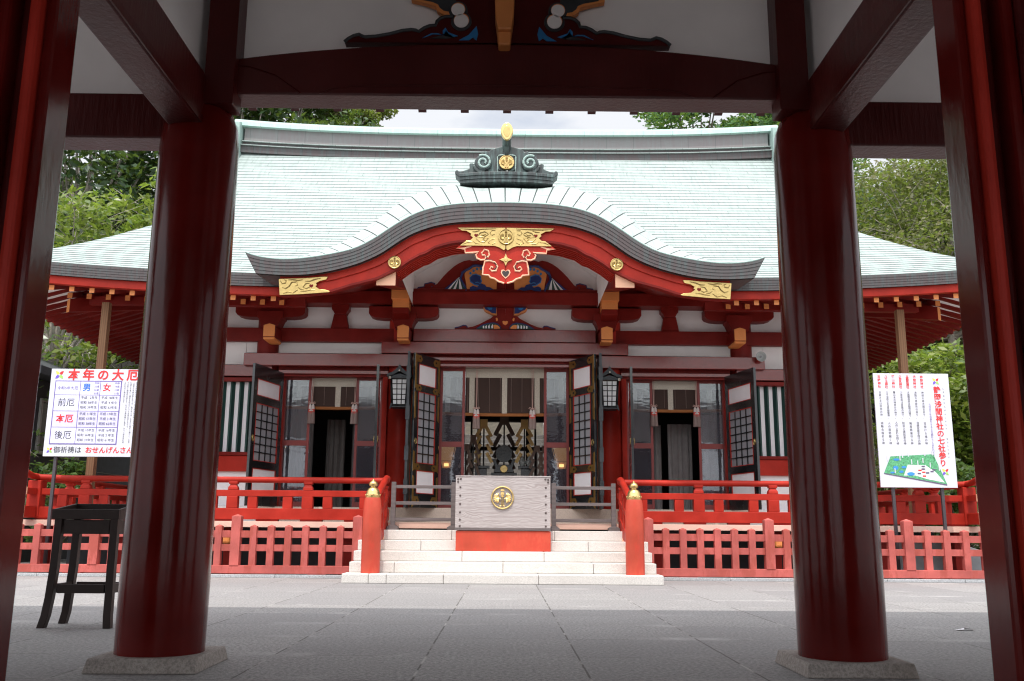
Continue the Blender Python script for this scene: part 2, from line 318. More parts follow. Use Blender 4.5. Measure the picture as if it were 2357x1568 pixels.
M = dict(
    pave=paving(),
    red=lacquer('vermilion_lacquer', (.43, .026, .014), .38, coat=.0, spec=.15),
    newel=lacquer('orange_vermilion_paint', (.54, .070, .036), .42, coat=0, spec=.35, chip=(.52, .052, .030)),
    beam=lacquer('glossy_deep_red_beam', (.20, .014, .011), .20, brush=.22, coat=.4),
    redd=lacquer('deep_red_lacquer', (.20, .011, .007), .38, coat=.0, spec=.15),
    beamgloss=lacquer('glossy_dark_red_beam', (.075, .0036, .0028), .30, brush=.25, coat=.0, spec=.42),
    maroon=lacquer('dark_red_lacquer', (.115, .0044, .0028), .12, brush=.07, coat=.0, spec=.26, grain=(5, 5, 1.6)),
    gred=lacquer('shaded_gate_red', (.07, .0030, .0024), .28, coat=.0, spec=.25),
    pink=lacquer('faded_pink_paint', (.50, .115, .098), .7, var=.3, coat=0, spec=.25, chip=(.36, .075, .055), brush=.3, grain=(14, 14, 1.0)),
    orange=lacquer('orange_end_paint', (.78, .27, .07), .5, var=.1, coat=0),
    deck=lacquer('pale_pink_deck_edge', (.78, .50, .40), .6, var=.1, coat=0),
    peach=lacquer('pale_orange_paint', (.84, .46, .29), .5, var=.08, coat=0),
    plaster=plain('white_plaster', (.87, .83, .81), .85, var=.05, scale=2),
    white=plain('white_panel', (.80, .78, .80), .5, var=.03),
    black=lacquer('black_lacquer', (.012, .013, .014), .22, var=.4, coat=.5),
    blackm=plain('weathered_black_paint', (.028, .032, .036), .5, var=.5, bmp=.2),
    gold=gold('gold_leaf', (.56, .40, .155)), brass=gold('dull_brass', (.42, .25, .07), .4),
    goldb=gold('bright_gold', (.72, .51, .21), .24),
    green=lacquer('dark_green_paint', (.010, .055, .045), .45, coat=0),
    blue=lacquer('deep_blue_paint', (.010, .028, .16), .4, coat=0),
    sky_blue=lacquer('azure_paint', (.02, .20, .48), .4, coat=0),
    granite=granite('pale_granite', (.64, .605, .565), speck=.20, scale=110, stain=.08),
    granitew=granite('warm_granite', (.60, .49, .41), speck=.2, scale=110, stain=.05),
    backstone=granite('grey_stair_stone', (.13, .118, .106), stain=.2),
    plinth=granite('grey_plinth_stone', (.36, .32, .29), stain=.35),
    kerb=granite('grey_kerb_stone', (.42, .43, .44)),
    oldwood=grainwood('weathered_grey_wood', (.44, .392, .38), (.32, .272, .26)),
    railwood=woodmat('grey_rail_wood', (.21, .17, .165), (.10, .08, .078), (.4, 1, 1.4), ring=10, dist=3, profile='Z'),
    post=woodmat('brown_timber', (.30, .155, .075), (.20, .095, .045), (1, 1, .12), ring=7, dist=4, profile='X'),
    table=lacquer('dark_brown_lacquer', (.028, .015, .012), .4, coat=0, spec=.3),
    groof=plain('gate_roof_copper', (.62, .66, .64), .6),
    roof=copper('pale_verdigris_copper', (.335, .388, .370), (.225, .27, .25), amount=.8, sw=1.15, rough=.55),
    roofk=copper('pale_copper_sheet', (.38, .43, .41), (.20, .24, .23), amount=.5, sw=.42, rough=.5, rowline=.085),
    lip=plain('copper_lip_with_shadow', (.19, .22, .212), .6),  # dark exposed course edges, with the shadow beneath them painted in
    lipd=plain('dark_copper_lip', (.05, .045, .045), .6),
    band=copper('brown_copper_edge', (.088, .068, .068), (.08, .12, .118), amount=.7, sw=.62, rough=.5, rowline=.07),
    ridge=copper('ridge_copper', (.20, .175, .175), (.22, .29, .27), amount=.35, sw=.7, rough=.55),
    verd=copper('green_ridge_copper', (.42, .62, .55), (.58, .70, .66), amount=.7, sw=.75, rough=.55),
    orn=copper('streaked_bronze', (.055, .06, .06), (.15, .22, .21), amount=.9, seam=False, rough=.4),
    glass=glassmat('reflection_hazed_glass'),
    paper=plain('grey_paper_pane', (.27, .27, .29), .7, var=.04),
    lampw=plain('white_lamp_pane', (.72, .72, .72), .5, var=.03),
    blind=woodmat('brown_reed_blind', (.060, .028, .018), (.040, .018, .012), (1, 1, 1), ring=60, dist=.3, profile='Z'),
    blindedge=plain('orange_blind_edge', (.34, .12, .03), .7),
    cream=plain('cream_brocade', (.50, .45, .37), .7, var=.18, scale=60),
    curtain=plain('grey_curtain', (.34, .31, .30), .8, var=.08),
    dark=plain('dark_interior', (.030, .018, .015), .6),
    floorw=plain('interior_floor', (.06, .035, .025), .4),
    lamp=emit('lamp_glow', (1, .55, .18), 2.2),
    lampside=emit('lamp_paper', (.50, .26, .10), .34),
    hardg=plain('grey_horn', (.42, .44, .43), .5),
    slate=plain('slate_cladding', (.040, .043, .050), .6, var=.2),
    winframe=plain('aluminium_frame', (.30, .30, .28), .4),
    sign=plain('white_sign_board', (.64, .635, .70), .45, var=.01),
    signpost=plain('dark_sign_post', (.05, .042, .048), .4),
    ink=plain('black_ink', (.03, .03, .04), .6), inkred=plain('red_ink', (.72, .03, .03), .6), inkblue=plain('blue_ink', (.03, .16, .62), .6),
    inkpurple=plain('violet_ink', (.16, .12, .36), .6), lilac=plain('lilac_cell', (.60, .57, .80), .5, var=.01), lilacp=plain('pale_lilac_cell', (.70, .69, .84), .5, var=.01),
    inkgreen=plain('map_green', (.10, .36, .17), .6, var=.5, scale=40), mapwhite=plain('map_white', (.70, .76, .74), .6), mapblue=plain('map_blue', (.04, .25, .65), .6), mapdark=plain('map_dark', (.12, .08, .16), .6),
    lime=plain('lime_ink', (.35, .62, .12), .6), yellow=plain('yellow_ink', (.85, .68, .10), .6), violet=plain('violet_petal', (.16, .09, .55), .6),
    bark=plain('bark', (.11, .085, .065), .85, var=.4, bmp=.6, scale=9), barkp=plain('pale_bark', (.34, .30, .26), .8, var=.35, bmp=.4, scale=9),
    rope=plain('pale_pink_cord', (.55, .36, .31), .7), tassel=woodmat('grey_tassel', (.36, .27, .24), (.24, .17, .15), (1, 1, .2), ring=40, dist=1), tasselw=plain('white_tassel_top', (.62, .56, .53), .8), tasselr=plain('red_tassel_band', (.62, .07, .05), .7),
    iron=plain('iron_nail', (.10, .075, .07), .45),
    gpanel=plain('grey_panel', (.22, .23, .24), .5),
    leafb=leafmat('bright_leaf', [(.06, .12, .018), (.13, .19, .028), (.24, .27, .05), (.16, .21, .032)], .3, .38),
    leafd=leafmat('dark_leaf', [(.018, .045, .018), (.03, .075, .022), (.05, .10, .03)], .4, .2),
    leafg=leafmat('glossy_leaf', [(.04, .085, .025), (.07, .13, .03), (.10, .15, .045)], .25, .2),
    leaft=leafmat('tan_green_leaf', [(.050, .065, .02), (.10, .105, .032), (.17, .145, .05), (.075, .095, .024)], .5, .35),
    leafc=leafmat('conifer_leaf', [(.04, .12, .04), (.07, .18, .05), (.11, .24, .06)], .45, .3),
    soil=plain('leaf_litter_soil', (.06, .05, .035), .9, var=.4, bmp=.5, scale=3),
)

# ------------------------------------------------------------------ setting
bm = MB(); bm.add([(-400, -60, 0), (400, -60, 0), (400, 500, 0), (-400, 500, 0)], [(0, 1, 2, 3)])
struct(bm.build('ground', M['pave']))
def hill_z(x, y): return max(0., (y-33)*.55 + 1.2*math.sin(x*.21+y*.13)) + max(0, (abs(x)-14)*.12)*(1 if y > 22 else 0)*min(1, (y-22)/8)
bm = MB(); gx = np.linspace(-90, 90, 46); gy = np.linspace(30, 110, 30)
vs = [(x, y, min(30, hill_z(x, y))-.15) for y in gy for x in gx]
bm.add(vs, [(j*46+i, j*46+i+1, (j+1)*46+i+1, (j+1)*46+i) for j in range(29) for i in range(45)])
struct(bm.build('hill', M['soil'], smooth=True))

# ------------------------------------------------------------------ gate (the building the camera stands in)
gate = thing('gate', 'dark red wooden gate framing the view with thick round pillars', 'gate', (0, 3, 0))
def mirror(p): return [(-x, z) for x, z in p][::-1]
def px(pts, Y, s=1.0, ox=0, oy=0): return [at(ox+a*s, oy+b*s, Y) for a, b in pts]
def pair(pts, Y, s, ox, oy):
    "outline drawn on the left half and its mirror image across the building's axis"
    p = px(pts, Y, s, ox, oy); return (p, mirror(p))

for s in (-1, 1):
    for (x, y) in ((2.13, 6.06), (5.75, 6.06)):
        c = MB().lathe([(.268, .06), (.272, .5), (.268, 2.0), (.262, 3.4), (.25, 3.56), (.215, 3.66), (.16, 3.70)], s*x, y, 40)
        p = c.build('pillar', M['maroon'], gate, smooth=True)
        b = MB(); b.add([(s*x+a*.335, y+q*.335, 0) for a, q in ((-1,-1),(1,-1),(1,1),(-1,1))]+[(s*x+a*.315, y+q*.315, .085) for a, q in ((-1,-1),(1,-1),(1,1),(-1,1))],
              [(3,2,1,0),(4,5,6,7),(0,1,5,4),(1,2,6,5),(2,3,7,6),(3,0,4,7)])
        b.build('plinth', M['plinth'], gate, bevel=.008)
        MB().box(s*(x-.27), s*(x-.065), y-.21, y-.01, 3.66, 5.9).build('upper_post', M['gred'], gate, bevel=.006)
    MB().box(s*2.25, s*5.9, 5.93, 6.17, 3.44, 3.765).build('side_beam', M['beamgloss'], gate, bevel=.012)
    MB().box(s*2.06, s*9, 6.03, 6.08, 3.765, 5.75).build('plaster_panel', M['plaster'], gate)
    # beam running back from the pillar to the doorway
    MB().box(s*2.055, s*2.285, 3.5, 6.02, 3.50, 3.875).build('cross_beam', M['beamgloss'], gate, bevel=.014)
    MB().box(s*2.045, s*2.056, 3.5, 5.86, 3.505, 3.56).build('beam_moulding', M['gred'], gate)
    MB().box(s*2.12, s*2.16, 3.5, 6.02, 3.875, 5.75).build('plaster_panel', M['plaster'], gate)
    # doorway post nearest the camera, with stepped mouldings
    jx = [(2.025, 2.075, 3.80, 4.02), (2.075, 2.118, 3.74, 4.00), (2.118, 2.19, 3.82, 3.98), (2.19, 2.245, 3.72, 3.96), (2.245, 2.36, 3.70, 3.94)]
    for k, (a, b_, y0, y1) in enumerate(jx):
        MB().box(s*a, s*b_, y0, y1, 0.0, 6).build('door_jamb', M['maroon' if k != 1 else 'red'] if k in (0, 1, 3) else M['gred'], gate, bevel=.02)
    MB().lathe([(.285, 0), (.29, .5), (.28, 6)], s*2.62, 3.75, 32).build('door_pillar', M['maroon'], gate, smooth=True)
    # rear pillars, and unseen wall ends added to cut the light from behind
    MB().lathe([(.26, 0), (.25, 5.7)], s*9, -4.9, 24).build('pillar', M['maroon'], gate, smooth=True)
    MB().box(s*4.2, s*9, -5.2, -5, 0, 5.7).build('dimming_wall', M['gred'], gate)
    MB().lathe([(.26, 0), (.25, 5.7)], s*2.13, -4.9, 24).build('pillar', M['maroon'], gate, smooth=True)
MB().box(-9, 9, -5.0, -4.8, 4.2, 5.7).build('dimming_lintel', M['gred'], gate)  # unseen, added to narrow the light entering from behind
MB().box(-9, 9, -5.0, 6.0, 5.72, 5.8).build('dimming_ceiling', M['gred'], gate)  # unseen board, added to darken the inside of the gate
# curved main beam with a carved line, white plaster and frog-leg strut above
xs = np.linspace(-1.95, 1.95, 25)
top = [(x, 4.02+.145*(1-(abs(x)/1.95)**2.2)) for x in xs]
MB().prism([(-1.95, 3.77), (1.95, 3.77)]+top[::-1], 5.93, 6.16).build('rainbow_beam', M['beamgloss'], gate, bevel=.012)
groove = [(-1.3, 5.926, 3.775), (-1.2, 5.926, 3.815), (-1.0, 5.926, 3.838), (0, 5.926, 3.852), (1.0, 5.926, 3.838), (1.2, 5.926, 3.815), (1.3, 5.926, 3.775)]
b = MB().tube(groove, .006, 6)
for s in (-1, 1): b.tube([(s*1.93, 5.926, 3.98), (s*1.78, 5.926, 3.97), (s*1.6, 5.926, 3.91), (s*1.45, 5.926, 3.80), (s*1.42, 5.926, 3.775)], .006, 6)
b.build('beam_groove', M['gred'], gate)
MB().box(-1.9, 1.9, 6.03, 6.08, 4.0, 5.75).build('plaster_panel', M['plaster'], gate)
G6 = (5.94, .6152, 1300, 0)
leg = [(125,267),(150,247),(185,228),(220,216),(238,228),(258,235),(330,230),(420,213),(500,192),(560,184),(590,188),(610,195),(645,172),(680,158),(715,156),(722,132),(745,110),(785,98),(835,98),(850,60),(835,10),(820,-30),(1190,-30),(1190,272)]
orn_o = [(560,-8),(640,10),(720,36),(728,62),(760,86),(800,95),(836,84),(850,60),(850,-30),(560,-30)]
orn_g = [(600,-12),(700,8),(735,24),(745,45),(770,64),(800,70),(836,62),(850,40),(850,-30),(600,-30)]
for p in pair(leg, *G6): MB().prism(p, 5.955, 6.035).build('carved_strut', M['gred'], gate)
for p in pair(orn_o, *G6): MB().prism(p, 5.952, 6.0).build('carving_edge', M['orange'], gate)
for p in pair(orn_g, *G6): MB().prism(p, 5.948, 6.0).build('carving_edge', M['blackm'], gate)
def curl(mat, name, pts, r, Y, G, parent, mir=True):
    q = px(pts, *G)
    for s in ((1, -1) if mir else (1,)):
        MB().tube([(s*x, Y, z) for x, z in q], r, 6).build(name, mat, parent)
curl(M['blackm'], 'carving_line', [(125,267),(150,247),(185,228),(220,219),(238,229),(258,236),(330,232),(420,216),(500,195),(560,188),(590,192),(610,200),(645,177),(680,163),(718,160),(727,135),(750,115),(785,103),(830,103)], .012, 5.95, G6, gate)
for cx, cy, r in ((865, 62, 48), (886, 135, 52)):
    x, z = at(1300+cx*.6152, cy*.6152, 5.94); rr = r*.6152/3710*5.94
    for s in (-1, 1):
        MB().disc(s*x, z, rr*1.42, 5.946, 5.99).build('carving_ring', M['blackm'], gate)
        MB().disc(s*x, z, rr, 5.940, 5.99).build('carving_opening', M['plaster'], gate)
        MB().disc(s*x+.001, z+rr*.12, rr*1.06, 5.943, 5.99).build('carving_ring', M['orange'], gate)
for poly, m in (([(870,257),(935,222),(985,165),(996,215),(985,258),(960,240),(935,257)], 'sky_blue'), ([(630,243),(690,212),(735,212),(765,225),(765,195),(783,175),(800,205),(865,230),(820,240),(760,222),(700,218)], 'sky_blue'), ([(680,245),(745,228),(768,230),(786,190),(800,215),(840,238),(790,247)], 'blackm')):
    for p in pair(poly, *G6): MB().prism(p, 5.949, 5.99).build('painted_leaf', M[m], gate)
x0, z0 = at(2018, 60, 5.8); 
b = MB(); w0 = .068
b.prism([(-w0*.72+x0, z0-.105), (x0+w0*.72, z0-.105), (x0+w0*.95, z0+.02), (x0+w0*1.15, z0+.6), (x0-w0*1.15, z0+.6), (x0-w0*.95, z0+.02)], 5.80, 5.96)
b.prism([(x0-w0*.6, z0-.20), (x0+w0*.6, z0-.20), (x0+w0*.74, z0-.09), (x0-w0*.74, z0-.09)], 5.84, 5.96)
b.build('strut_nose', M['orange'], gate, bevel=.012)
# roof: copper slope, eave board and rafters
ya = [(8.30, 4.86), (8.30, 5.02), (7.2, 5.42), (5.5, 6.2), (3.6, 7.3), (2.0, 8.5), (.4, 7.3), (-1.8, 6.2), (-4.5, 5.42), (-6.0, 5.02), (-6.0, 4.86), (-4.5, 5.25), (2.0, 8.2), (5.5, 5.98), (7.2, 5.25)]
MB().prism(ya, -12, 12, axis='x').build('gate_roof', M['groof'], gate)
MB().prism([(8.24, 4.795), (8.24, 4.86), (6.0, 5.52), (6.0, 5.46)], -12, 12, axis='x').build('eave_board', M['plaster'], gate)
r0 = MB().prism([(8.18, 4.705), (8.18, 4.793), (6.1, 5.42), (6.1, 5.33)], -.038, .038, axis='x').build('rafter', M['gred'], gate)
for i in range(-16, 17):
    if i: dup(r0, gate, dx=i*.4)

# ------------------------------------------------------------------ worship hall
hall = thing('worship_hall', 'vermilion shrine hall under a broad pale copper roof with curved entrance gable', 'shrine hall', (0, 19.3, 0))
def wb(x0, x1, z0, z1, y0, y1, mi=0, mb=None):
    "box whose front face y0 shows where the photograph puts (x, z) on the plane y = 19.3"
    k = y0/19.3; f = lambda z: .85+(z-.85)*k
    return (mb or MB()).box(x0*k, x1*k, y0, y1, f(z0), f(z1), mi)
# veranda, sill, floor
MB().box(-8.75, 8.75, 17.22, 19.0, .90, .955).build('veranda_floor', M['granitew'], hall)
MB().box(-8.8, 8.8, 17.14, 17.23, .845, .950).build('veranda_edge', M['deck'], hall, bevel=.006)
for s in (-1, 1): 
    MB().box(s*8.8, s*8.71, 17.24, 27, .845, .950).build('veranda_edge', M['deck'], hall)
    MB().box(s*6.9, s*8.7, 19.0, 27, .90, .955).build('veranda_floor', M['granitew'], hall)
    MB().box(s*4.95, s*7.0, 18.98, 19.3, .955, 1.26).build('sill', M['white'], hall)
MB().box(-4.95, 4.95, 18.96, 19.4, .955, 1.255).build('sill_stone', M['granitew'], hall, bevel=.008)
MB().box(-7.1, 7.1, 19.4, 27, 1.10, 1.20).build('room_floor', M['floorw'], hall)
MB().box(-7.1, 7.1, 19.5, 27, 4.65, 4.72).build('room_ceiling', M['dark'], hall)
MB().box(-8.4, 8.4, 18.4, 18.5, 0, .9).build('underfloor_wall', M['slate'], hall)
for s in (-1, 1):
    for x in (2.9, 5.03, 7.0, 8.5):
        MB().box(s*x-.12, s*x+.12, 17.55, 17.8, 0, .85).build('floor_post', M['redd'], hall)
        if x == 5.03: MB().box(s*x-.09, s*x+.09, 17.15, 17.55, .55, .74).build('bracket_nose', M['orange'], hall, bevel=.04)
# pillars and walls
for s in (-1, 1):
    for x, r in ((2.205, .262), (5.02, .235), (7.1, .24)):
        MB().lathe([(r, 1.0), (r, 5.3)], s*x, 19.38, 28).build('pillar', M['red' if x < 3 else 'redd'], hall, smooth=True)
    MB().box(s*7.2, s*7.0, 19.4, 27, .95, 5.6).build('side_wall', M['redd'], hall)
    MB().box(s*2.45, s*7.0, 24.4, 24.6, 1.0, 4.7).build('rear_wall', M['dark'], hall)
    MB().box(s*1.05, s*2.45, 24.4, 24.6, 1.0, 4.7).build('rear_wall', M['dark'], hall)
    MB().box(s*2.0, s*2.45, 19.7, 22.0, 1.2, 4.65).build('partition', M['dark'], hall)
    # green slatted window, red panels
    k = MB(); x0, x1 = 5.27, 6.82
    MB().box(s*x0, s*x1, 19.34, 19.40, 2.36, 3.86).build('window_back', M['white'], hall)
    for i in range(9):
        xx = x0+.06+i*.185
        k.prism([(s*(xx-.052), 19.335), (s*(xx), 19.27), (s*(xx+.052), 19.335)], 2.37, 3.85, axis='z')
    k.build('window_slats', M['green'], hall)
    wb(s*5.2, s*5.29, 2.0, 3.84, 19.2, 19.34).build('window_frame', M['redd'], hall)
    wb(s*4.9, s*7.0, 3.85, 3.93, 19.17, 19.34).build('window_frame', M['redd'], hall, bevel=.006)
    wb(s*4.9, s*7.0, 3.96, 4.20, 19.12, 19.34).build('window_lintel', M['beam'], hall, bevel=.006)
    wb(s*5.15, s*7.0, 2.30, 2.37, 19.15, 19.34).build('window_sill', M['redd'], hall, bevel=.006)
    wb(s*5.15, s*7.0, 1.97, 2.295, 19.18, 19.34).build('wall_board', M['red'], hall, bevel=.006)
    wb(s*5.15, s*7.0, 1.27, 1.965, 19.24, 19.34).build('plaster_panel', M['white'], hall)
    wb(s*5.47, s*7.0, 4.205, 4.715, 19.33, 19.38).build('plaster_panel', M['plaster'], hall)
    wb(s*2.0, s*5.46, 4.46, 4.715, 19.33, 19.38).build('plaster_panel', M['plaster'], hall)
    wb(s*1.9, s*7.0, 5.0, 5.5, 19.33, 19.38).build('plaster_panel', M['plaster'], hall)
    wb(s*2.0, s*5.51, 4.19, 4.458, 19.0, 19.3).build('tie_rail', M['beam'], hall, bevel=.012)
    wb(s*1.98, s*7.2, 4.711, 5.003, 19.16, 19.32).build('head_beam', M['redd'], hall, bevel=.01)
    # door head mouldings of the side bays
    wb(s*2.45, s*4.76, 4.10, 4.185, 19.22, 19.4).build('door_head', M['redd'], hall)
    wb(s*2.45, s*4.76, 4.02, 4.095, 19.12, 19.4).build('door_head', M['beam'], hall, bevel=.006)
    wb(s*2.45, s*4.76, 3.965, 4.015, 19.2, 19.4).build('door_head', M['redd'], hall)
    wb(s*2.46, s*2.56, 1.27, 3.96, 19.2, 19.45).build('door_post', M['red'], hall)
    wb(s*4.66, s*4.78, 1.27, 3.96, 19.2, 19.45).build('door_post', M['red'], hall)
    # bracket arms, blocks and orange noses
    f = lambda pts, k=1.0: [(s*x*k, .85+(z-.85)*k) for x, z in pts]
    arm = [(-.74, .19), (.74, .19), (.74, .03), (.70, -.02), (.6, -.055), (.45, -.07), (-.45, -.07), (-.6, -.055), (-.70, -.02), (-.74, .03)]
    for cx in (5.01, 2.17):
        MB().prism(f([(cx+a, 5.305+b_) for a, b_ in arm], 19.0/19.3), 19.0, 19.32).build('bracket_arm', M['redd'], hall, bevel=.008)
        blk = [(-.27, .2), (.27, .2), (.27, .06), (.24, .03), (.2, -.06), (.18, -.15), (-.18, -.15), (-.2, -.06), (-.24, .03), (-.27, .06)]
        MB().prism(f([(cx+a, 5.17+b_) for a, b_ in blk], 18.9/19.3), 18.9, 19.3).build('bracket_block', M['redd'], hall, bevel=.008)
        nose = [(-.125, -.16), (.125, -.16), (.125, .09), (0, .13), (-.125, .09)]
        q = f([(cx+.0+a, 4.97+b_) for a, b_ in nose], 18.55/19.3)
        MB().prism(q, 18.55, 19.2, 0, 1).build('beam_nose', [M['orange'], M['redd']], hall, bevel=.01)
        q = f([(cx+a, b_) for a, b_ in ((-.12, 4.75), (.12, 4.75), (.125, 4.81), (-.125, 4.81))], 18.6/19.3)
        MB().prism(q, 18.6, 19.2).build('nose_underside', M['orange'], hall, bevel=.02)
    MB().prism(f([(3.52-.19, 5.0), (3.52+.19, 5.0), (3.52+.13, 5.315), (3.52-.13, 5.315)], 19.2/19.3), 19.2, 19.34).build('strut', M['redd'], hall, bevel=.008)
    MB().prism(f([(3.52-.12, 5.32), (3.52+.12, 5.32), (3.52+.15, 5.38), (3.52+.185, 5.42), (3.52+.185, 5.52), (3.52-.185, 5.52), (3.52-.185, 5.42), (3.52-.15, 5.38)], 19.1/19.3), 19.1, 19.34).build('strut_block', M['redd'], hall, bevel=.008)
    # stacked orange bracket ends that carry the gable purlin
    bb = [((902, 942), (1139, 1191)), ]
    for (u0, u1, v0, v1, yy, d) in ((1567, 1637, 1139, 1195, 18.55, .7), (1571, 1634, 1196, 1229, 18.6, .65)):
        (xa, za), (xb, zb) = at(u0, v0, yy), at(u1, v1, yy)
        MB().box(s*abs(xa), s*abs(xb), yy, yy+d, zb, za).build('bracket_end', [M['orange']], hall, bevel=.006)
    (xa, za), (xb, zb) = at(1571, 1229, 18.62), at(1634, 1263, 18.62)
    MB().prism([(18.62, za-.002), (18.62, za-.12), (18.85, zb-.02), (19.2, zb-.03), (19.2, za-.002)], s*abs(xa), s*abs(xb), axis='x').build('bracket_foot', M['redd'], hall, bevel=.01)
    # gable purlin
    MB().prism([(15.99, 5.072), (19.3, 5.83), (19.3, 6.23), (15.99, 5.47)], s*1.955, s*2.30, axis='x').build('gable_purlin', M['redd'], hall, bevel=.006)
    MB().box(s*1.945, s*1.95, 16.76, 19.28, 5.45, 6.3).build('gable_side', M['plaster'], hall)
    MB().box(s*1.958, s*2.297, 15.975, 15.988, 5.075, 5.46).build('purlin_end', M['peach'], hall)
wb(-2.62, 2.62, 4.475, 4.728, 18.98, 19.3).build('tie_rail', M['beam'], hall, bevel=.012)
wb(-1.95, 1.93, 4.735, 5.008, 19.08, 19.3).build('head_beam', M['beam'], hall, bevel=.01)
wb(-1.9, 1.9, 5.0, 5.5, 19.33, 19.38).build('plaster_panel', M['plaster'], hall)
wb(-1.95, 1.95, 4.40, 4.47, 19.2, 19.4).build('door_head', M['redd'], hall)
wb(-1.95, 1.95, 4.325, 4.395, 19.1, 19.4).build('door_head', M['beam'], hall, bevel=.006)
wb(-1.95, 1.95, 4.265, 4.32, 19.2, 19.4).build('door_head', M['redd'], hall)
wb(-1.95, 1.95, 4.20, 4.26, 19.14, 19.4).build('door_head', M['beam'], hall, bevel=.006)
MB().box(-7.1, 7.1, 18.9, 19.32, 5.46, 5.72).build('wall_plate', M['redd'], hall)
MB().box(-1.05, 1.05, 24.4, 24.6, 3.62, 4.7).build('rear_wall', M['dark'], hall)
for (x, w_) in ((-.86, .05), (-.66, .1), (.62, .1), (.82, .05)):
    MB().box(x-w_/2, x+w_/2, 24.42, 24.5, 1.2, 3.62).build('rear_mullion', M['dark'], hall)
MB().box(-1.05, 1.05, 24.43, 24.49, 2.86, 2.96).build('rear_rail', M['dark'], hall)


# outline of the curved gable: leading edge (KT), foot of its copper edge (KL), shoulder behind (K2), board foot (HL)
KT = [(-4.578,5.58),(-4.392,5.511),(-4.112,5.465),(-3.812,5.455),(-3.43,5.494),(-3.006,5.574),(-2.666,5.658),(-2.33,5.845),(-1.994,6.096),(-1.634,6.322),(-1.269,6.448),(-.88,6.512),(-.447,6.537),(0,6.544)]
KL = [(-4.376,5.204),(-4.001,5.179),(-3.68,5.177),(-3.361,5.203),(-3.001,5.273),(-2.578,5.399),(-2.198,5.581),(-1.947,5.775),(-1.672,5.958),(-1.308,6.097),(-.963,6.169),(-.552,6.20),(0,6.213)]
HL = [(-3.986,4.86),(-3.771,4.851),(-3.45,4.875),(-3.098,4.924),(-2.716,5.05),(-2.289,5.165),(-1.907,5.359),(-1.738,5.496),(-1.503,5.634),(-1.439,5.645),(-1.268,5.76),(-.986,5.843),(-.813,5.867),(0,5.90)]
K2 = [(-4.578,5.60),(-4.112,5.49),(-3.78,5.51)]+[at(900+a*.4879, 600+c*.4879, 16.4) for a, c in ((620,880),(750,840),(890,795),(1020,725),(1145,645),(1265,560),(1375,465),(1505,385),(1640,335),(1770,298),(1900,283))]+[(-.6, 7.07), (0, 7.10)]
def fz(P):
    xs_ = np.array([p[0] for p in P]); zs_ = np.array([p[1] for p in P])
    return lambda x: float(np.interp(-abs(x), xs_, zs_))
def resamp(P, n):
    "n+1 points from one end over the crown to the other, evenly along the outline"
    P = [np.array(p) for p in P]; P = P+[np.array((-p[0], p[1])) for p in P[-2::-1]]
    for _ in range(2):
        Q = [P[0]]
        for a, c in zip(P[:-1], P[1:]): Q += [a*.75+c*.25, a*.25+c*.75]
        P = Q+[P[-1]]
    P = np.array(P); d = np.r_[0, np.cumsum(np.hypot(*np.diff(P, axis=0).T))]; t = np.linspace(0, d[-1], n+1)
    return np.c_[np.interp(t, d, P[:, 0]), np.interp(t, d, P[:, 1])], d[-1]
k2z = fz(K2)

# main roof -----------------------------------------------------------
YE, XC = 16.9, 9.9; YB = 28.1; YR = 22.5
def prof(t): return 5.50+.64*t+.043*t*t
def upl(x, t): return .34*(abs(x)/9.9)**3.2*math.exp(-max(t, 0)/1.6)
NR = 46
def ts(i): return 5.45*i/NR
b = MB()
for i in range(NR):
    t0, t1 = ts(i), ts(i+1)
    X0 = max(7.3, XC-t0) if t0 < 2.6 else 7.3; X1 = max(7.3, XC-t1) if t1 < 2.6 else 7.3
    n = 72
    lo = [(-X0+2*X0*k/n) for k in range(n+1)]; hi = [(-X1+2*X1*k/n) for k in range(n+1)]
    wv = lambda x: .0025*math.sin(x*3.1+i*1.7)
    A = [(x, YE+t0, prof(t0)+upl(x, t0)-.004) for x in lo]
    B = [(x, YE+t0-.004, prof(t0)+upl(x, t0)+.006+wv(x)) for x in lo]
    Cc = [(x, YE+t1, prof(t1)+upl(x, t1)-.004) for x in hi]
    vs = A+B+Cc; m_ = n+1
    ok = [k for k in range(n) if not (abs(lo[k]+lo[k+1])/2 < 4.0 and (t0 < .3 or prof(t0) < k2z((lo[k]+lo[k+1])/2)-.10))]
    b.add(vs, [(k, k+1, m_+k+1, m_+k) for k in ok], 1)
    b.add(vs, [(m_+k, m_+k+1, 2*m_+k+1, 2*m_+k) for k in ok], 0, [[(lo[k], i+.1), (lo[k+1], i+.1), (hi[k+1], i+.9), (hi[k], i+.9)] for k in ok])
b.build('roof', [M['roof'], M['lip']], hall)
# side and rear slopes, gable walls
for s in (-1, 1):
    b = MB(); T = np.linspace(0, 2.6, 9)
    for a, c in zip(T[:-1], T[1:]):
        ys0 = np.linspace(YE+a, YB-a, 21); ys1 = np.linspace(YE+c, YB-c, 21)
        U = lambda y, t: .34*(abs(y-YR)/5.6)**3.2*math.exp(-max(t, 0)/1.6)
        vs = [(s*(XC-a), y, prof(a)+U(y, a)) for y in ys0]+[(s*(XC-c), y, prof(c)+U(y, c)) for y in ys1]
        b.add(vs, [(k, k+1, 21+k+1, 21+k) for k in range(20)], 0, [[(ys0[k], a*8), (ys0[k+1], a*8), (ys1[k+1], a*8+.9), (ys1[k], a*8+.9)] for k in range(20)])
    b.build('side_roof', M['roof'], hall)
    MB().prism([(YE+2.6, prof(2.6)-.1)]+[(YE+t, prof(t)-.05) for t in np.linspace(2.6, 5.5, 8)]+[(YB-t, prof(t)-.05) for t in np.linspace(5.5, 2.6, 8)], s*6.9, s*7.0, axis='x').build('gable_wall', M['redd'], hall)
b = MB(); T = np.linspace(0, 5.5, 14)
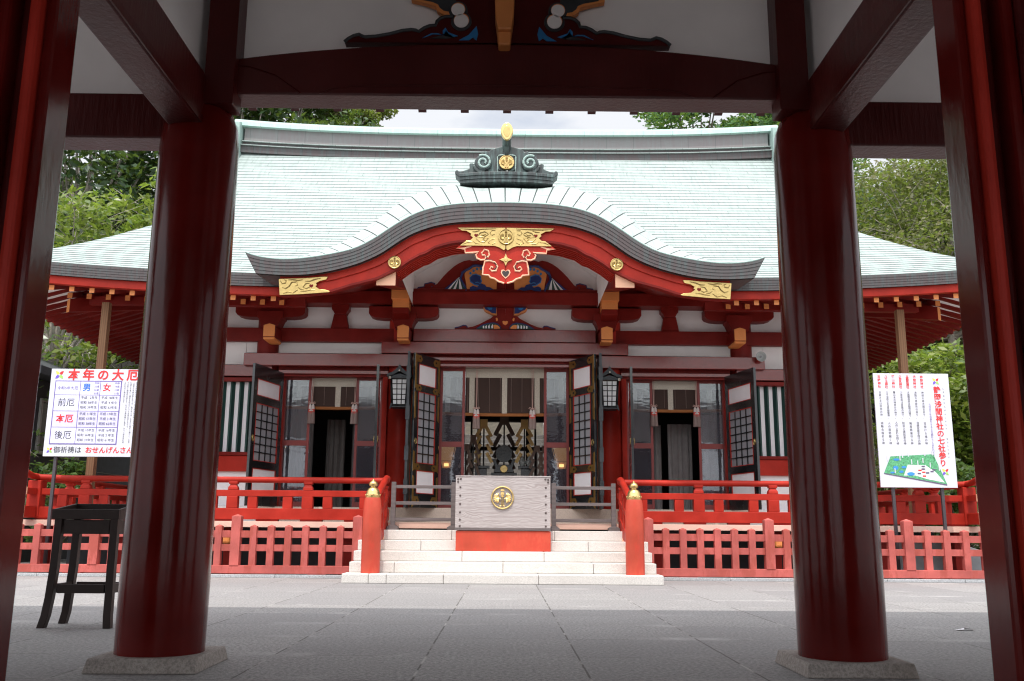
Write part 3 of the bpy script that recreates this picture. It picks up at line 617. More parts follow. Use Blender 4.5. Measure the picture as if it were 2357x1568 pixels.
for a, c in zip(T[:-1], T[1:]):
    X0 = max(7.3, XC-a) if a < 2.6 else 7.3; X1 = max(7.3, XC-c) if c < 2.6 else 7.3
    b.add([(-X0, YB-a, prof(a)), (X0, YB-a, prof(a)), (X1, YB-c, prof(c)), (-X1, YB-c, prof(c))], [(0, 1, 2, 3)])
b.build('rear_roof', M['roofk'], hall)
# layered eave edge of brown copper, red eave boards, white soffit
b = MB(); n = 60; rows = 5
for q in range(rows):
    f0, f1 = q/rows, (q+1)/rows
    xs = np.linspace(-XC, XC, n+1)
    zt = lambda x, f: prof(0)+upl(x, 0)-.005-.235*f
    y0 = YE+.005*q
    T = [(x, y0, zt(x, f0)) for x in xs]; L = [(x, y0-.002, zt(x, f1)) for x in xs]; Q = [(x, y0+.005, zt(x, f1)) for x in xs]; m_ = n+1
    vs = T+L+Q
    ok = [k for k in range(n) if abs(xs[k]+xs[k+1])/2 > 3.98]
    b.add(vs, [(k, k+1, m_+k+1, m_+k) for k in ok], 0, [[(xs[k], q+.1), (xs[k+1], q+.1), (xs[k+1], q+.9), (xs[k], q+.9)] for k in ok])
    b.add(vs, [(m_+k, m_+k+1, 2*m_+k+1, 2*m_+k) for k in ok], 1)
    for s in (-1, 1):
        ys = np.linspace(YE, YB, 31); U = lambda y: .34*(abs(y-YR)/5.6)**3.2
        x0 = s*(XC-.005*q)
        vs = [(x0, y, prof(0)+U(y)-.005-.235*f0) for y in ys]+[(x0, y, prof(0)+U(y)-.005-.235*f1) for y in ys]
        b.add(vs, [(k, k+1, 31+k+1, 31+k) for k in range(30)], 0, [[(ys[k], q+.1), (ys[k+1], q+.1), (ys[k+1], q+.9), (ys[k], q+.9)] for k in range(30)])
b.build('eave_edge', [M['band'], M['lipd']], hall, fix=False)
for s in (-1, 1):
    b = MB(); xs = np.linspace(s*3.98, s*9.80, 25); vs = []
    for x in xs:
        zz = prof(0)+upl(x, 0)
        vs += [(x, 16.99, zz-.387), (x, 17.12, zz-.387), (x, 17.12, zz-.235), (x, 16.99, zz-.235)]
    b.add(vs, [f for k in range(24) for a, c in ((k*4, k*4+4),) for f in ((a, c, c+1, a+1), (a+1, c+1, c+2, a+2), (a+2, c+2, c+3, a+3), (a+3, c+3, c, a))]+[(0, 1, 2, 3), (96, 99, 98, 97)])
    b.build('eave_board', M['red'], hall)
for s in (-1, 1):
    b = MB(); ys = np.linspace(17.0, 28, 31); vs = []
    for y in ys:
        zz = prof(0)+.34*(abs(y-YR)/5.6)**3.2
        vs += [(s*9.80, y, zz-.387), (s*9.68, y, zz-.387), (s*9.68, y, zz-.235), (s*9.80, y, zz-.235)]
    b.add(vs, [f for k in range(30) for a, c in ((k*4, k*4+4),) for f in ((a, c, c+1, a+1), (a+1, c+1, c+2, a+2), (a+2, c+2, c+3, a+3), (a+3, c+3, c, a))])
    b.build('eave_board', M['red'], hall)
# soffit boards follow the rafters; a flying tier and a base tier
def soff(t): return 5.083+.30*max(t, 0)      # underside height at t metres in from the eave board
T = [0.12, .6, 1.2, 2.0, 2.75]
for s in (-1, 1):
    bf, bs_ = MB(), MB(); n = 24; F, S_ = [], []
    for t_ in T:
        F += [(s*(4.0+(XC-.1-t_-4.0)*q), 17.0+t_, soff(t_)+.004+upl(s*(4.0+(XC-.1-t_-4.0)*q)*XC/(XC-.1-t_), t_)) for q in np.linspace(0, 1, n+1)]
        S_ += [(s*(XC-.1-t_), y, soff(t_)+.004+.34*(abs(y-YR)/5.6)**3.2*math.exp(-t_/1.6)) for y in np.linspace(17.0+t_, 28.0-t_, n+1)]
    fs = [(r*(n+1)+k, r*(n+1)+k+1, (r+1)*(n+1)+k+1, (r+1)*(n+1)+k) for r in range(len(T)-1) for k in range(n)]
    bf.add(F, fs); bf.build('soffit', M['plaster'], hall); bs_.add(S_, fs); bs_.build('soffit', M['plaster'], hall)
def rafter(kind, t_in, t_out, h, w_):
    "rafter lying along +y from its tip; the tip face is orange"
    m_ = MB(); z = lambda t: soff(t)
    pr_ = [(t_out, z(t_out)-h), (t_out, z(t_out)), (t_in, z(t_in)), (t_in, z(t_in)-h)]
    m_.prism([(17.0+a, c) for a, c in pr_], -w_/2, w_/2, axis='x')
    m_.prism([(17.0+t_out-.006, z(t_out)-h+.002), (17.0+t_out-.006, z(t_out)-.002), (17.0+t_out+.002, z(t_out)-.002), (17.0+t_out+.002, z(t_out)-h+.002)], -w_/2+.002, w_/2-.002, 1, axis='x')
    return m_.build(kind, [M['redd'], M['orange']], hall)
fr = rafter('flying_rafter', 1.3, .10, .095, .098); br = rafter('base_rafter', 2.5, .95, .11, .10)
# the tiers hang at two heights
SP = .382; first = True
for i in range(-25, 25):
    x = (i+.5)*SP
    if abs(x) > 9.6 or abs(x) < 4.1: continue
    dup(fr, hall, dx=x, dz=upl(x, .1))
    if abs(x) < 8.75: dup(br, hall, dx=x-(.05 if x < 0 else -.05), dz=upl(x, 1.0)-.10)
bpy.data.objects.remove(fr); bpy.data.objects.remove(br)
def rafter_side(kind, t_in, t_out, h, w_, s):
    m_ = MB(); X = XC-.1; z = soff
    pr_ = [(s*(X-t_out), z(t_out)-h), (s*(X-t_out), z(t_out)), (s*(X-t_in), z(t_in)), (s*(X-t_in), z(t_in)-h)]
    m_.prism(pr_, -w_/2, w_/2)
    return m_.build(kind, [M['redd'], M['orange']], hall)
for s in (-1, 1):
    fr = rafter_side('flying_rafter', 1.3, .10, .095, .098, s); br = rafter_side('base_rafter', 2.8, .95, .11, .10, s)
    y = 17.5; i = 0
    while y < 27.5:
        U = .34*(abs(y-YR)/5.6)**3.2
        dup(fr, hall, dy=y, dz=U)
        if y > 18.2: dup(br, hall, dy=y, dz=U*.55-.10)
        y += .30
    bpy.data.objects.remove(fr); bpy.data.objects.remove(br)
    # hip rafters
    c0 = Vector((s*8.72, 18.08, 5.15)); c1 = Vector((s*6.6, 20.2, 5.75)); c2 = Vector((s*9.7, 17.1, 5.42))
    for (p, q, h, nm, off) in ((c0, c1, .27, 'hip_rafter', .0), (c2, c1+Vector((0, 0, .26)), .14, 'hip_flying_rafter', .0)):
        d = (q-p).normalized(); sd = Vector((d.y, -d.x, 0)).normalized()*.075; mb_ = MB()
        vs = [p-sd, p+sd, q+sd, q-sd]; vs = [tuple(v-Vector((0, 0, h/2))) for v in vs]+[tuple(v+Vector((0, 0, h/2))) for v in vs]
        mb_.add(vs, [(0, 1, 2, 3), (7, 6, 5, 4), (1, 2, 6, 5), (2, 3, 7, 6), (3, 0, 4, 7)]); mb_.add(vs, [(0, 4, 5, 1)], 1)
        mb_.build(nm, [M['redd'], M['orange']], hall)
for s in (-1, 1): MB().box(s*4.0, s*8.3, 18.05, 18.2, 5.18, 5.34).build('eave_purlin', M['redd'], hall)
# ridge
def ridge_part(name, mat, y0, y1, z0, z1, X, sag=.16, rows=None):
    b = MB(); xs = np.linspace(-X, X, 41); vs = []; zz = lambda x: sag*(abs(x)/7)**3
    for x in xs: vs += [(x, y0, z0+zz(x)), (x, y1, z0+zz(x)), (x, y1, z1+zz(x)), (x, y0, z1+zz(x))]
    for k in range(40):
        a = k*4; c = a+4
        for f_ in ((a, c, c+1, a+1), (a+1, c+1, c+2, a+2), (a+2, c+2, c+3, a+3), (a+3, c+3, c, a)):
            b.add([vs[i] for i in f_], [(0, 1, 2, 3)], 0, [[(xs[k], 1.1), (xs[k+1], 1.1), (xs[k+1], 1.2), (xs[k], 1.2)]])
    b.add(vs[:4], [(0, 1, 2, 3)]); b.add(vs[-4:], [(3, 2, 1, 0)])
    return b.build(name, mat, hall)
ridge_part('ridge_base', M['band'], 22.14, 22.86, 10.02, 10.20, 6.75)
ridge_part('ridge_ledge', M['roofk'], 22.09, 22.91, 10.20, 10.215, 6.77)
ridge_part('ridge_base', M['band'], 22.2, 22.8, 10.215, 10.32, 6.72)
ridge_part('ridge_ledge', M['roofk'], 22.14, 22.86, 10.32, 10.335, 6.74)
ridge_part('ridge_course', M['ridge'], 22.24, 22.76, 10.335, 10.72, 6.7)
ridge_part('ridge_cap_edge', M['verd'], 22.12, 22.88, 10.70, 10.80, 6.85, .2)
b = MB(); xs = np.linspace(-6.95, 6.95, 41)
b.tube([(x, 22.5, 10.80+.2*(abs(x)/7)**3) for x in xs], .15, 14, sx=2.4); b.build('ridge_cap', M['verd'], hall, smooth=True)
for s in (-1, 1):
    MB().prism([(22.0, 9.9), (23.0, 9.9), (23.05, 10.9), (22.5, 11.15), (21.95, 10.9)], s*6.75, s*6.98, axis='x').build('ridge_end', M['verd'], hall, bevel=.02)
    b = MB(); b.tube([(s*6.8, 21.9, 10.5), (s*7.15, 21.9, 10.5)], .25, 20); b.tube([(s*6.85, 21.7, 9.98), (s*7.2, 21.7, 9.98)], .22, 20); b.build('ridge_scroll', M['verd'], hall, smooth=True)

# curved entrance gable -------------------------------------------------
NK = 72
kt, LK = resamp(KT, NK); kl, _ = resamp(KL, NK); _k, _ = resamp(K2, 400)
_f = np.linspace(0, 1, NK+1); _f = np.clip(_f-.035*np.sin(2*PI*_f), 0, 1)
k2 = np.c_[np.interp(_f, np.linspace(0, 1, 401), _k[:, 0]), np.interp(_f, np.linspace(0, 1, 401), _k[:, 1])]
b = MB()
for q in range(5):
    f0, f1 = q/5, (q+1)/5; y0 = 15.70+.006*q
    P0 = kt*(1-f0)+kl*f0; P1 = kt*(1-f1)+kl*f1; m_ = NK+1
    vs = [(x, y0, z) for x, z in P0]+[(x, y0-.003, z) for x, z in P1]+[(x, y0+.006, z) for x, z in P1]
    uu = [LK*k/NK for k in range(NK+1)]
    b.add(vs, [(k, k+1, m_+k+1, m_+k) for k in range(NK)], 0, [[(uu[k], q+.1), (uu[k+1], q+.1), (uu[k+1], q+.9), (uu[k], q+.9)] for k in range(NK)])
    b.add(vs, [(m_+k, m_+k+1, 2*m_+k+1, 2*m_+k) for k in range(NK)], 1)
for e in (0, NK):   # the swept-up ends
    b.add([(kt[e][0], 15.7, kt[e][1]), (kl[e][0], 15.752, kl[e][1]), (kl[e][0], 16.9, kl[e][1]+.1), (kt[e][0], 16.9, kt[e][1]+.1)], [(0, 1, 2, 3)])
b.add([(x, 15.765, z) for x, z in kl]+[(x, 16.9, z+.1) for x, z in kl], [(k, k+1, NK+1+k+1, NK+1+k) for k in range(NK)])
b.build('gable_eave_edge', [M['band'], M['lipd']], hall, fix=False)
b = MB().tube([(x, 15.705, z+.004) for x, z in kt], .014, 6); b.build('gable_edge_trim', M['verd'], hall)
b = MB(); secs = [(15.705, 0.), (15.85, .30), (16.0, .55), (16.2, .84), (16.4, 1.0)]
secs = [(y, kt*(1-f)+k2*f) for y, f in secs]+[(20.0, k2)]
for j, ((ya_, A), (yb_, B_)) in enumerate(zip(secs[:-1], secs[1:])):
    m_ = NK+1
    vs = [(x, ya_, z) for x, z in A]+[(x, min(yb_, 16.95+max(0, 3.5-abs(x))*4) if yb_ > 17 else yb_, z) for x, z in B_]
    b.add(vs, [(k, k+1, m_+k+1, m_+k) for k in range(NK)], 0, [[(ya_, LK*k/NK/.24), (ya_, LK*(k+1)/NK/.24), (yb_, LK*(k+1)/NK/.24), (yb_, LK*k/NK/.24)] for k in range(NK)])
b.build('gable_roof', M['roofk'], hall, smooth=True)
def solid(xs, lo, hi, y0, y1, name, mat, parent=None, build=True, mb=None):
    b = mb or MB(); n = len(xs)
    vs = [(x, y0, lo(x)) for x in xs]+[(x, y0, hi(x)) for x in xs]+[(x, y1, lo(x)) for x in xs]+[(x, y1, hi(x)) for x in xs]
    fs = []
    for k in range(n-1):
        fs += [(k, k+1, n+k+1, n+k), (2*n+k, 3*n+k, 3*n+k+1, 2*n+k+1), (k, 2*n+k, 2*n+k+1, k+1), (n+k, n+k+1, 3*n+k+1, 3*n+k)]
    fs += [(0, n, 3*n, 2*n), (n-1, 3*n-1, 4*n-1, 2*n-1)]
    b.add(vs, fs)
    return b.build(name, mat, parent or hall) if build else b
hl = fz(HL); klz = fz(KL)
xs = np.linspace(-3.98, 3.98, 121)
solid(xs, hl, lambda x: klz(x)+.1, 15.90, 16.0, 'gable_board', M['red'])
solid(xs, lambda x: hl(x)+(klz(x)-hl(x))*.62, lambda x: klz(x)+.11, 15.865, 15.898, 'gable_board_upper', M['red'])
solid(xs, lambda x: hl(x)-.012, lambda x: hl(x)+.028, 15.875, 16.02, 'gable_board_lip', M['redd'])
for i in range(6):
    y0 = 16.06+i*.105
    solid(np.linspace(-1.955, 1.955, 81), lambda x: hl(x)+.0, lambda x: hl(x)+.14, y0, y0+.05, 'gable_rib', M['red'])
for s in (-1, 1):
    b = MB(); q_ = np.linspace(s*2.3, s*3.95, 25)
    b.add([(x, 16.0, hl(x)+.10) for x in q_]+[(x, 19.3, hl(x)+.86) for x in q_]+[(x, 16.0, hl(x)+.15) for x in q_]+[(x, 19.3, hl(x)+.91) for x in q_], [f_ for k in range(24) for f_ in ((k, k+1, 25+k+1, 25+k), (50+k, 75+k, 75+k+1, 50+k+1))]+[(0, 50, 75, 25), (24, 49, 99, 74)])
    b.build('gable_soffit', M['redd'], hall)
    MB().box(s*2.0, s*4.1, 19.0, 19.3, 5.73, 6.9).build('tympanum_side', M['redd'], hall)
solid(np.linspace(-1.94, 1.94, 61), lambda x: hl(x)+.80, lambda x: hl(x)+.84, 16.75, 19.3, 'gable_ceiling', M['plaster'])
solid(np.linspace(-1.94, 1.94, 61), lambda x: hl(x)+.142, lambda x: hl(x)+.84, 16.70, 16.745, 'gable_inner_board', M['redd'])
solid(np.linspace(-1.97, 1.97, 41), lambda x: 5.80, lambda x: hl(x)+.83, 19.28, 19.36, 'tympanum', M['plaster'])
MB().box(-2.0, 2.0, 19.02, 19.30, 5.49, 5.825).build('gable_beam', M['redd'], hall, bevel=.03)
# frog-leg carving in the gable
T0 = (19.0, .4879, 1450, 850)
kc = [(480,650),(500,636),(560,612),(611,578),(660,520),(699,480),(745,440),(787,412),(830,392),(875,383),(905,392),(960,380),(1000,372),(1172,360),(1172,650)]
for p in pair(kc, *T0): MB().prism(p, 19.06, 19.27).build('carved_strut', M['redd'], hall)
for p in pair([(838,525),(836,500),(850,478),(880,468),(905,448),(940,440),(975,445),(1105,445),(1098,642),(855,642),(850,580)], *T0): MB().prism(p, 19.035, 19.1).build('carving_panel', M['orange'], hall)
for p in pair([(880,640),(880,612),(905,600),(940,612),(955,596),(920,588),(885,565),(878,535),(900,510),(930,502),(945,510),(972,522),(968,545),(975,560),(968,580),(1005,592),(1015,610),(1045,612),(1080,636),(1050,632),(1020,640),(960,628),(930,640)], *T0): MB().prism(p, 19.015, 19.06).build('carved_scroll', M['blue'], hall)
curl(M['sky_blue'], 'scroll_edge', [(955,596),(920,590),(885,565),(880,535),(902,510),(930,504),(970,522),(968,545),(975,562),(965,582),(945,570),(925,575)], .012, 19.02, T0, hall)
curl(M['blue'], 'scroll_edge', [(850,640),(835,600),(800,540),(818,490),(850,470),(880,455),(905,435),(940,432),(985,440)], .03, 19.04, T0, hall)
for k, (a, c) in enumerate(((648, 682), (682, 706), (706, 735), (735, 760), (760, 790), (790, 822), (822, 855))):
    for p in pair([(792,527), (a,642), (c,642)], *T0): MB().prism(p, 19.03-.002*(k % 2), 19.1).build('fan_stripe', M['blue' if k == 0 else ('white' if k % 2 else 'green')], hall)
for a, c in ((885, 497), (911, 475), (940, 462), (970, 460)):
    x, z = at(1450+a*.4879, 850+c*.4879, 19.0)
    for s in (-1, 1): MB().disc(s*x, z, .026, 19.01, 19.05, 12).build('carving_bead', M['sky_blue'], hall)
for p in pair([(430,630),(455,605),(500,600),(505,575),(535,570),(560,563),(590,572),(595,590),(580,612),(560,615),(545,634),(500,640)], *T0): MB().prism(p, 19.1, 19.27).build('carved_leaf', M['redd'], hall)
curl(M['blue'], 'leaf_edge', [(432,630),(456,605),(500,600),(507,576),(535,570),(560,563),(588,572),(594,590),(578,606),(562,598)], .012, 19.1, T0, hall)
# small frog-leg strut over the door
T1 = (19.1, .3827, 1600, 1200)
for p in pair([(570,300),(570,287),(620,275),(660,260),(690,262),(705,285),(760,275),(830,248),(900,212),(945,190),(970,168),(1012,160),(1012,75),(1100,75),(1100,300)], *T1): MB().prism(p, 19.14, 19.34).build('carved_strut', M['redd'], hall)
for p in pair([(870,75),(1010,75),(1010,158),(975,150),(935,128),(900,112),(880,98)], *T1): MB().prism(p, 19.13, 19.32).build('carving_edge', M['orange'], hall)
for p in pair([(880,75),(1006,75),(1004,140),(960,135),(925,110),(895,98)], *T1): MB().prism(p, 19.12, 19.32).build('carving_edge', M['blue'], hall)
for p in pair([(910,78),(965,80),(960,98),(930,102)], *T1): MB().prism(p, 19.11, 19.32).build('carving_edge', M['sky_blue'], hall)
for p in pair([(800,300),(860,262),(920,245),(980,240),(1020,252),(1045,275),(1050,300)], *T1): MB().prism(p, 19.12, 19.2).build('carving_panel', M['green'], hall)
for p in pair([(980,300),(975,262),(1000,258),(1020,265),(1042,285),(1045,300)], *T1): MB().prism(p, 19.11, 19.2).build('carving_panel', M['orange'], hall)
for a, h in ((968, 24), (935, 20), (905, 14), (878, 9)):
    for p in pair([(a-12,296),(a-14,275),(a,275-h),(a+3,280),(a+2,296)], *T1): MB().prism(p, 19.108, 19.2).build('carving_scale', M['white'], hall)
for p in pair([(1000,190),(1012,182),(1024,196),(1020,215),(1006,218)], *T1): MB().prism(p, 19.125, 19.2).build('carving_eye', M['orange'], hall)
x, z = at(2018, 1291, 19.1); MB().prism([(-.06, z+.03), (-.03, z+.045), (0, z+.03), (.03, z+.045), (.06, z+.03), (.045, z-.02), (0, z-.05), (-.045, z-.02)], 19.12, 19.2).build('carving_eye', M['orange'], hall)
curl(M['blue'], 'carving_line', [(572,288),(620,278),(660,262),(690,264),(705,284)], .012, 19.14, T1, hall)
curl(M['blue'], 'carving_line', [(800,297),(860,262),(920,243),(980,238),(1022,250),(1048,275),(1052,300)], .010, 19.115, T1, hall)

# gold crest: ring, two leaves, flower stem
def crest(parent, x, y, z, r, disc=True, mat='gold', name='crest'):
    b = MB()
    if disc: b.disc(x, z, r, y+.012, y+.05, 36)
    b.tube([(x+r*.93*math.cos(a), y+.008, z+r*.93*math.sin(a)) for a in np.linspace(0, 2*PI, 41)], r*.075, 8, caps=False)
    for s in (-1, 1):
        cx, cz = x+s*r*.28, z-.03*r
        for k in range(9):
            a = -2.0+k*.5
            dx, dz = math.cos(a*.62), math.sin(a*.62)
            L = r*(.52 if k in (2, 3, 4, 5, 6) else .44)
            p0 = (cx, y+.004, cz); p1 = (cx+s*dx*L*.62, y-.006, cz+dz*L*.75); p2 = (cx+s*dx*L*.92, y+.004, cz+dz*L)
            b.tube([p0, p1, p2], [r*.03, r*.085, r*.05], 6)
        b.tube([(cx, y+.004, cz), (x+s*r*.13, y+.002, z-.12*r), (x+s*r*.1, y+.002, z-.35*r), (x+s*r*.1, y+.002, z-.74*r)], r*.035, 6)
        b.tube([(x+s*r*.1, y, z-.72*r), (x+s*r*.22, y, z-.72*r), (x+s*r*.24, y, z-.5*r)], r*.04, 6)
    b.tube([(x, y+.004, z+.05*r), (x, y+.004, z-.76*r)], r*.035, 6)
    for zz, rr in ((.66, .13), (.60, .17), (.42, .13), (.34, .15), (.26, .14), (.18, .1), (.08, .12)):
        b.tube([(x-rr*r*.9, y+.004, z+zz*r), (x, y-.006, z+zz*r+.03*r), (x+rr*r*.9, y+.004, z+zz*r)], [r*.05, r*.07, r*.05], 6)
    return b.build(name, M[mat], parent, smooth=True)
# gold plates and the hanging gable ornament
GP = (15.84, .4879, 1450, 850)
plate = [(778,125),(1172,125),(1172,300),(1160,312),(1120,288),(1085,276),(798,272),(850,232),(885,228),(905,208),(885,190),(890,175),(850,152),(815,150)]
lh, rh = pair(plate, *GP)
for p in (lh, rh): MB().prism(p, 15.835, 15.862).build('gold_plate', M['gold'], hall, bevel=.004)
def scrolls(G, Y, pts_list, name, r=.011):
    for s in (-1, 1):
        b = MB()
        for pts in pts_list:
            q = px(pts, *G); b.tube([(s*x, Y, z) for x, z in q], [r*.5]+[r]*(len(q)-2)+[r*.5], 6)
        b.build(name, M['gold'], hall, smooth=True)
scrolls(GP, 15.832, [[(800,135),(880,140),(960,140),(1095,135)],[(1090,150),(1060,150),(1045,170),(1060,190),(1085,180)],[(1090,215),(1050,225),(1030,250),(1060,262),(1090,250)],[(940,200),(965,170),(1000,160),(1030,175)],[(940,200),(975,205),(1010,195),(1035,180)],[(930,215),(960,240),(1000,245),(1020,225)],[(905,235),(930,255),(980,258)],[(900,160),(930,160),(960,150)],[(985,220),(1010,235),(1030,215),(1005,205),(985,220)],[(970,185),(990,190),(1010,180)],[(820,262),(860,245),(900,240)]], 'plate_relief')
x, z = at(1450+932*.4879, 850+190*.4879, 15.84)
for s in (-1, 1): MB().prism([(s*x+a, z+c) for a, c in ((0, -.035), (.035, .0), (.03, .025), (.012, .03), (0, .018), (-.012, .03), (-.03, .025), (-.035, 0))], 15.829, 15.85).build('heart_opening', M['redd'], hall)
x, z = at(2016, 850+203*.4879, 15.83); crest(hall, 0, 15.80, z, .142)
x, z = at(1450+263*.4879, 850+410*.4879, 15.85)
for s in (-1, 1): crest(hall, s*x, 15.83, z, .115)
GE = (15.86, .4879, 900, 600)
for p in pair([(443,1060),(700,1050),(790,1042),(845,1042),(832,1066),(780,1078),(748,1096),(756,1112),(742,1120),(775,1145),(830,1150),(862,1162),(850,1170),(640,1185),(450,1193)], *GE): MB().prism(p, 15.835, 15.864).build('gold_plate', M['gold'], hall, bevel=.004)
scrolls(GE, 15.832, [[(455,1075),(470,1100),(500,1095),(505,1075),(485,1068)],[(470,1130),(500,1140),(530,1120),(550,1090),(590,1085),(600,1110),(575,1120)],[(520,1070),(560,1068),(600,1075),(640,1068)],[(640,1130),(665,1100),(700,1095)],[(640,1130),(670,1140),(700,1125)],[(480,1180),(520,1165),(560,1175),(600,1150)],[(620,1165),(660,1160),(700,1150),(740,1150)],[(660,1080),(700,1080),(740,1065),(790,1055)],[(600,1130),(620,1145),(650,1150)]], 'plate_relief')
x, z = at(900+708*.4879, 600+1116*.4879, 15.84)
for s in (-1, 1): MB().prism([(s*x+a, z+c) for a, c in ((0, -.035), (.035, .0), (.03, .025), (.012, .03), (0, .018), (-.012, .03), (-.03, .025), (-.035, 0))], 15.829, 15.85).build('heart_opening', M['redd'], hall)
geg = [(768,290),(795,270),(1172,270),(1172,578),(1160,580),(1112,566),(1085,545),(1045,532),(1035,515),(980,508),(985,450),(1000,395),(965,388),(935,370),(925,338),(945,322),(900,325),(838,328),(842,300)]
lh, rh = pair(geg, *GP)
for p in (lh, rh): MB().prism(p, 15.87, 15.895).build('gable_pendant', M['red'], hall)
curl(M['peach'], 'pendant_edge', [(890,272),(838,290),(770,290),(838,298),(842,328),(900,326),(950,322),(928,345),(938,372),(968,386),(1000,384),(1012,365),(1000,345),(985,350)], .016, 15.868, GP, hall)
curl(M['peach'], 'pendant_edge', [(985,350),(975,330),(1000,300),(1030,310),(1040,345),(1025,365)], .016, 15.868, GP, hall)
curl(M['peach'], 'pendant_edge', [(1160,577),(1112,562),(1085,541),(1048,530),(1035,512),(984,506),(988,450),(1003,398),(1040,392),(1085,405),(1107,440),(1095,475),(1060,478),(1042,460),(1055,440),(1070,450)], .016, 15.868, GP, hall)
curl(M['dark'], 'pendant_opening', [(1000,340),(1015,360),(1010,385),(1060,390),(1095,420),(1098,450),(1080,465)], .013, 15.869, GP, hall)
x, z = at(1450+1160*.4879, 850+500*.4879, 15.87)
hp = lambda k: [(k*a, z+k*c) for a, c in ((0, -.085), (.05, -.04), (.075, .01), (.065, .05), (.035, .06), (0, .035), (-.035, .06), (-.065, .05), (-.075, .01), (-.05, -.04))]
MB().prism(hp(1.15), 15.86, 15.88).build('heart_edge', M['peach'], hall); MB().prism(hp(.85), 15.855, 15.88).build('heart_opening', M['dark'], hall)
x, z = at(1450+1160*.4879, 850+390*.4879, 15.86); b = MB()
b.prism([(r*math.sin(a), z+r*math.cos(a)) for k in range(16) for a, r in ((k*PI/8, (.115, .062, .05, .062)[k % 4] if k % 4 else .115),)], 15.845, 15.868); b.disc(0, z, .034, 15.83, 15.85, 16); b.build('flower_boss', M['gold'], hall, bevel=.004)
# ridge-end ornament on the gable
GO = (16.30, .2333, 1750, 440)
o1 = [(372,1150),(300,1085),(300,1050),(318,1025),(342,1020),(365,1045),(440,1035),(550,995),(546,930),(552,905),(590,900),(628,918),(640,850),(680,795),(740,765),(808,765),(815,692),(888,708),(905,672),(1085,620),(1160,618),(1160,1160)]
for p in pair(o1, *GO): MB().prism(p, 16.32, 16.62).build('ridge_ornament', M['orn'], hall, bevel=.02)
base = px([(372,1140),(560,1122),(760,1108),(1150,1100),(1160,1262),(760,1268),(388,1292)], *GO); base = base+mirror(base)
q0 = px([(372,1140),(560,1122),(760,1108),(1150,1102)], *GO); q1 = px([(388,1292),(560,1280),(760,1268),(1150,1262)], *GO)
for f0, f1, dy in ((0, .33, 0), (.33, .66, .02), (.66, 1, .04)):
    A = [(a[0]*(1-f0)+c[0]*f0, a[1]*(1-f0)+c[1]*f0) for a, c in zip(q0, q1)]; B_ = [(a[0]*(1-f1)+c[0]*f1, a[1]*(1-f1)+c[1]*f1) for a, c in zip(q0, q1)]
    A = A+[(-x, z) for x, z in A[::-1]]; B_ = B_+[(-x, z) for x, z in B_[::-1]]
    b = MB()
    for k in range(len(A)-1): b.add([(A[k][0], 16.16+dy, A[k][1]), (A[k+1][0], 16.16+dy, A[k+1][1]), (B_[k+1][0], 16.16+dy, B_[k+1][1]), (B_[k][0], 16.16+dy, B_[k][1])]+[(A[k][0], 17.3, A[k][1]), (A[k+1][0], 17.3, A[k+1][1]), (B_[k+1][0], 17.3, B_[k+1][1]), (B_[k][0], 17.3, B_[k][1])], [(0, 1, 2, 3), (4, 7, 6, 5), (0, 4, 5, 1), (3, 2, 6, 7)]+([(0, 3, 7, 4)] if k == 0 else [])+([(1, 5, 6, 2)] if k == len(A)-2 else []))
    b.build('ornament_base', M['orn'], hall, bevel=.006)
MB().box(-.5, .5, 16.62, 20.2, 6.9, 7.55).build('gable_ridge', M['orn'], hall, bevel=.05)
x, z = at(1750+787*.2333, 440+912*.2333, 16.3)
for s in (-1, 1):
    b = MB(); b.disc(s*abs(x), z, .16, 16.25, 16.36, 28); b.build('ornament_scroll', M['orn'], hall, bevel=.03)
    th = np.linspace(.4, 9.5, 40); MB().tube([(s*(abs(x)+(.15-.012*t)*math.cos(t+.6)), 16.245, z+(.15-.012*t)*math.sin(t+.6)) for t in th], .022, 8).build('scroll_line', M['verd'], hall, smooth=True)
    q = px([(600,960),(640,950),(690,985),(740,1010),(830,1045),(790,1085),(700,1098),(640,1040)], *GO)
    MB().prism([(s*a, c) for a, c in q], 16.27, 16.34).build('ornament_leaf', M['orn'], hall, bevel=.02)
    q = px([(1035,1100),(1028,800),(1050,778),(1130,765),(1145,775)], *GO); MB().tube([(s*a, 16.31, c) for a, c in q], .012, 6).build('ornament_frame', M['verd'], hall)
    q = px([(1140,1085),(1090,1095),(1040,1060),(1040,1015),(1100,1040),(1130,1060)], *GO); MB().tube([(s*a, 16.30, c) for a, c in q], .016, 6).build('ornament_frame', M['orn'], hall)
x, z = at(1750+1147*.2333, 440+905*.2333, 16.28); crest(hall, 0, 16.25, z, .142, mat='goldb')
zb = at(2017, 440+690*.2333, 16.3)[1]; zc = at(2017, 440+365*.2333, 15.95)[1]
MB().tube([(0, 16.45, zb-.1), (0, 16.3, zb+.12), (0, 16.08, zc-.05), (0, 16.0, zc)], [.085, .085, .085, .09], 20).build('ornament_neck', M['orn'], hall, smooth=True)
egg = [(.113*math.sin(a)*(1 if math.cos(a) > 0 else 1-.28*(-math.cos(a))**1.5), zc+.172*math.cos(a)) for a in np.linspace(0, 2*PI, 33)[:-1]]
MB().prism(egg, 15.94, 16.02).build('ornament_cap', M['goldb'], hall, bevel=.015)
MB().prism([(a*.58, zc+(c-zc)*.66-.01) for a, c in egg], 15.932, 15.95).build('cap_inlay', M['gold'], hall, bevel=.006)

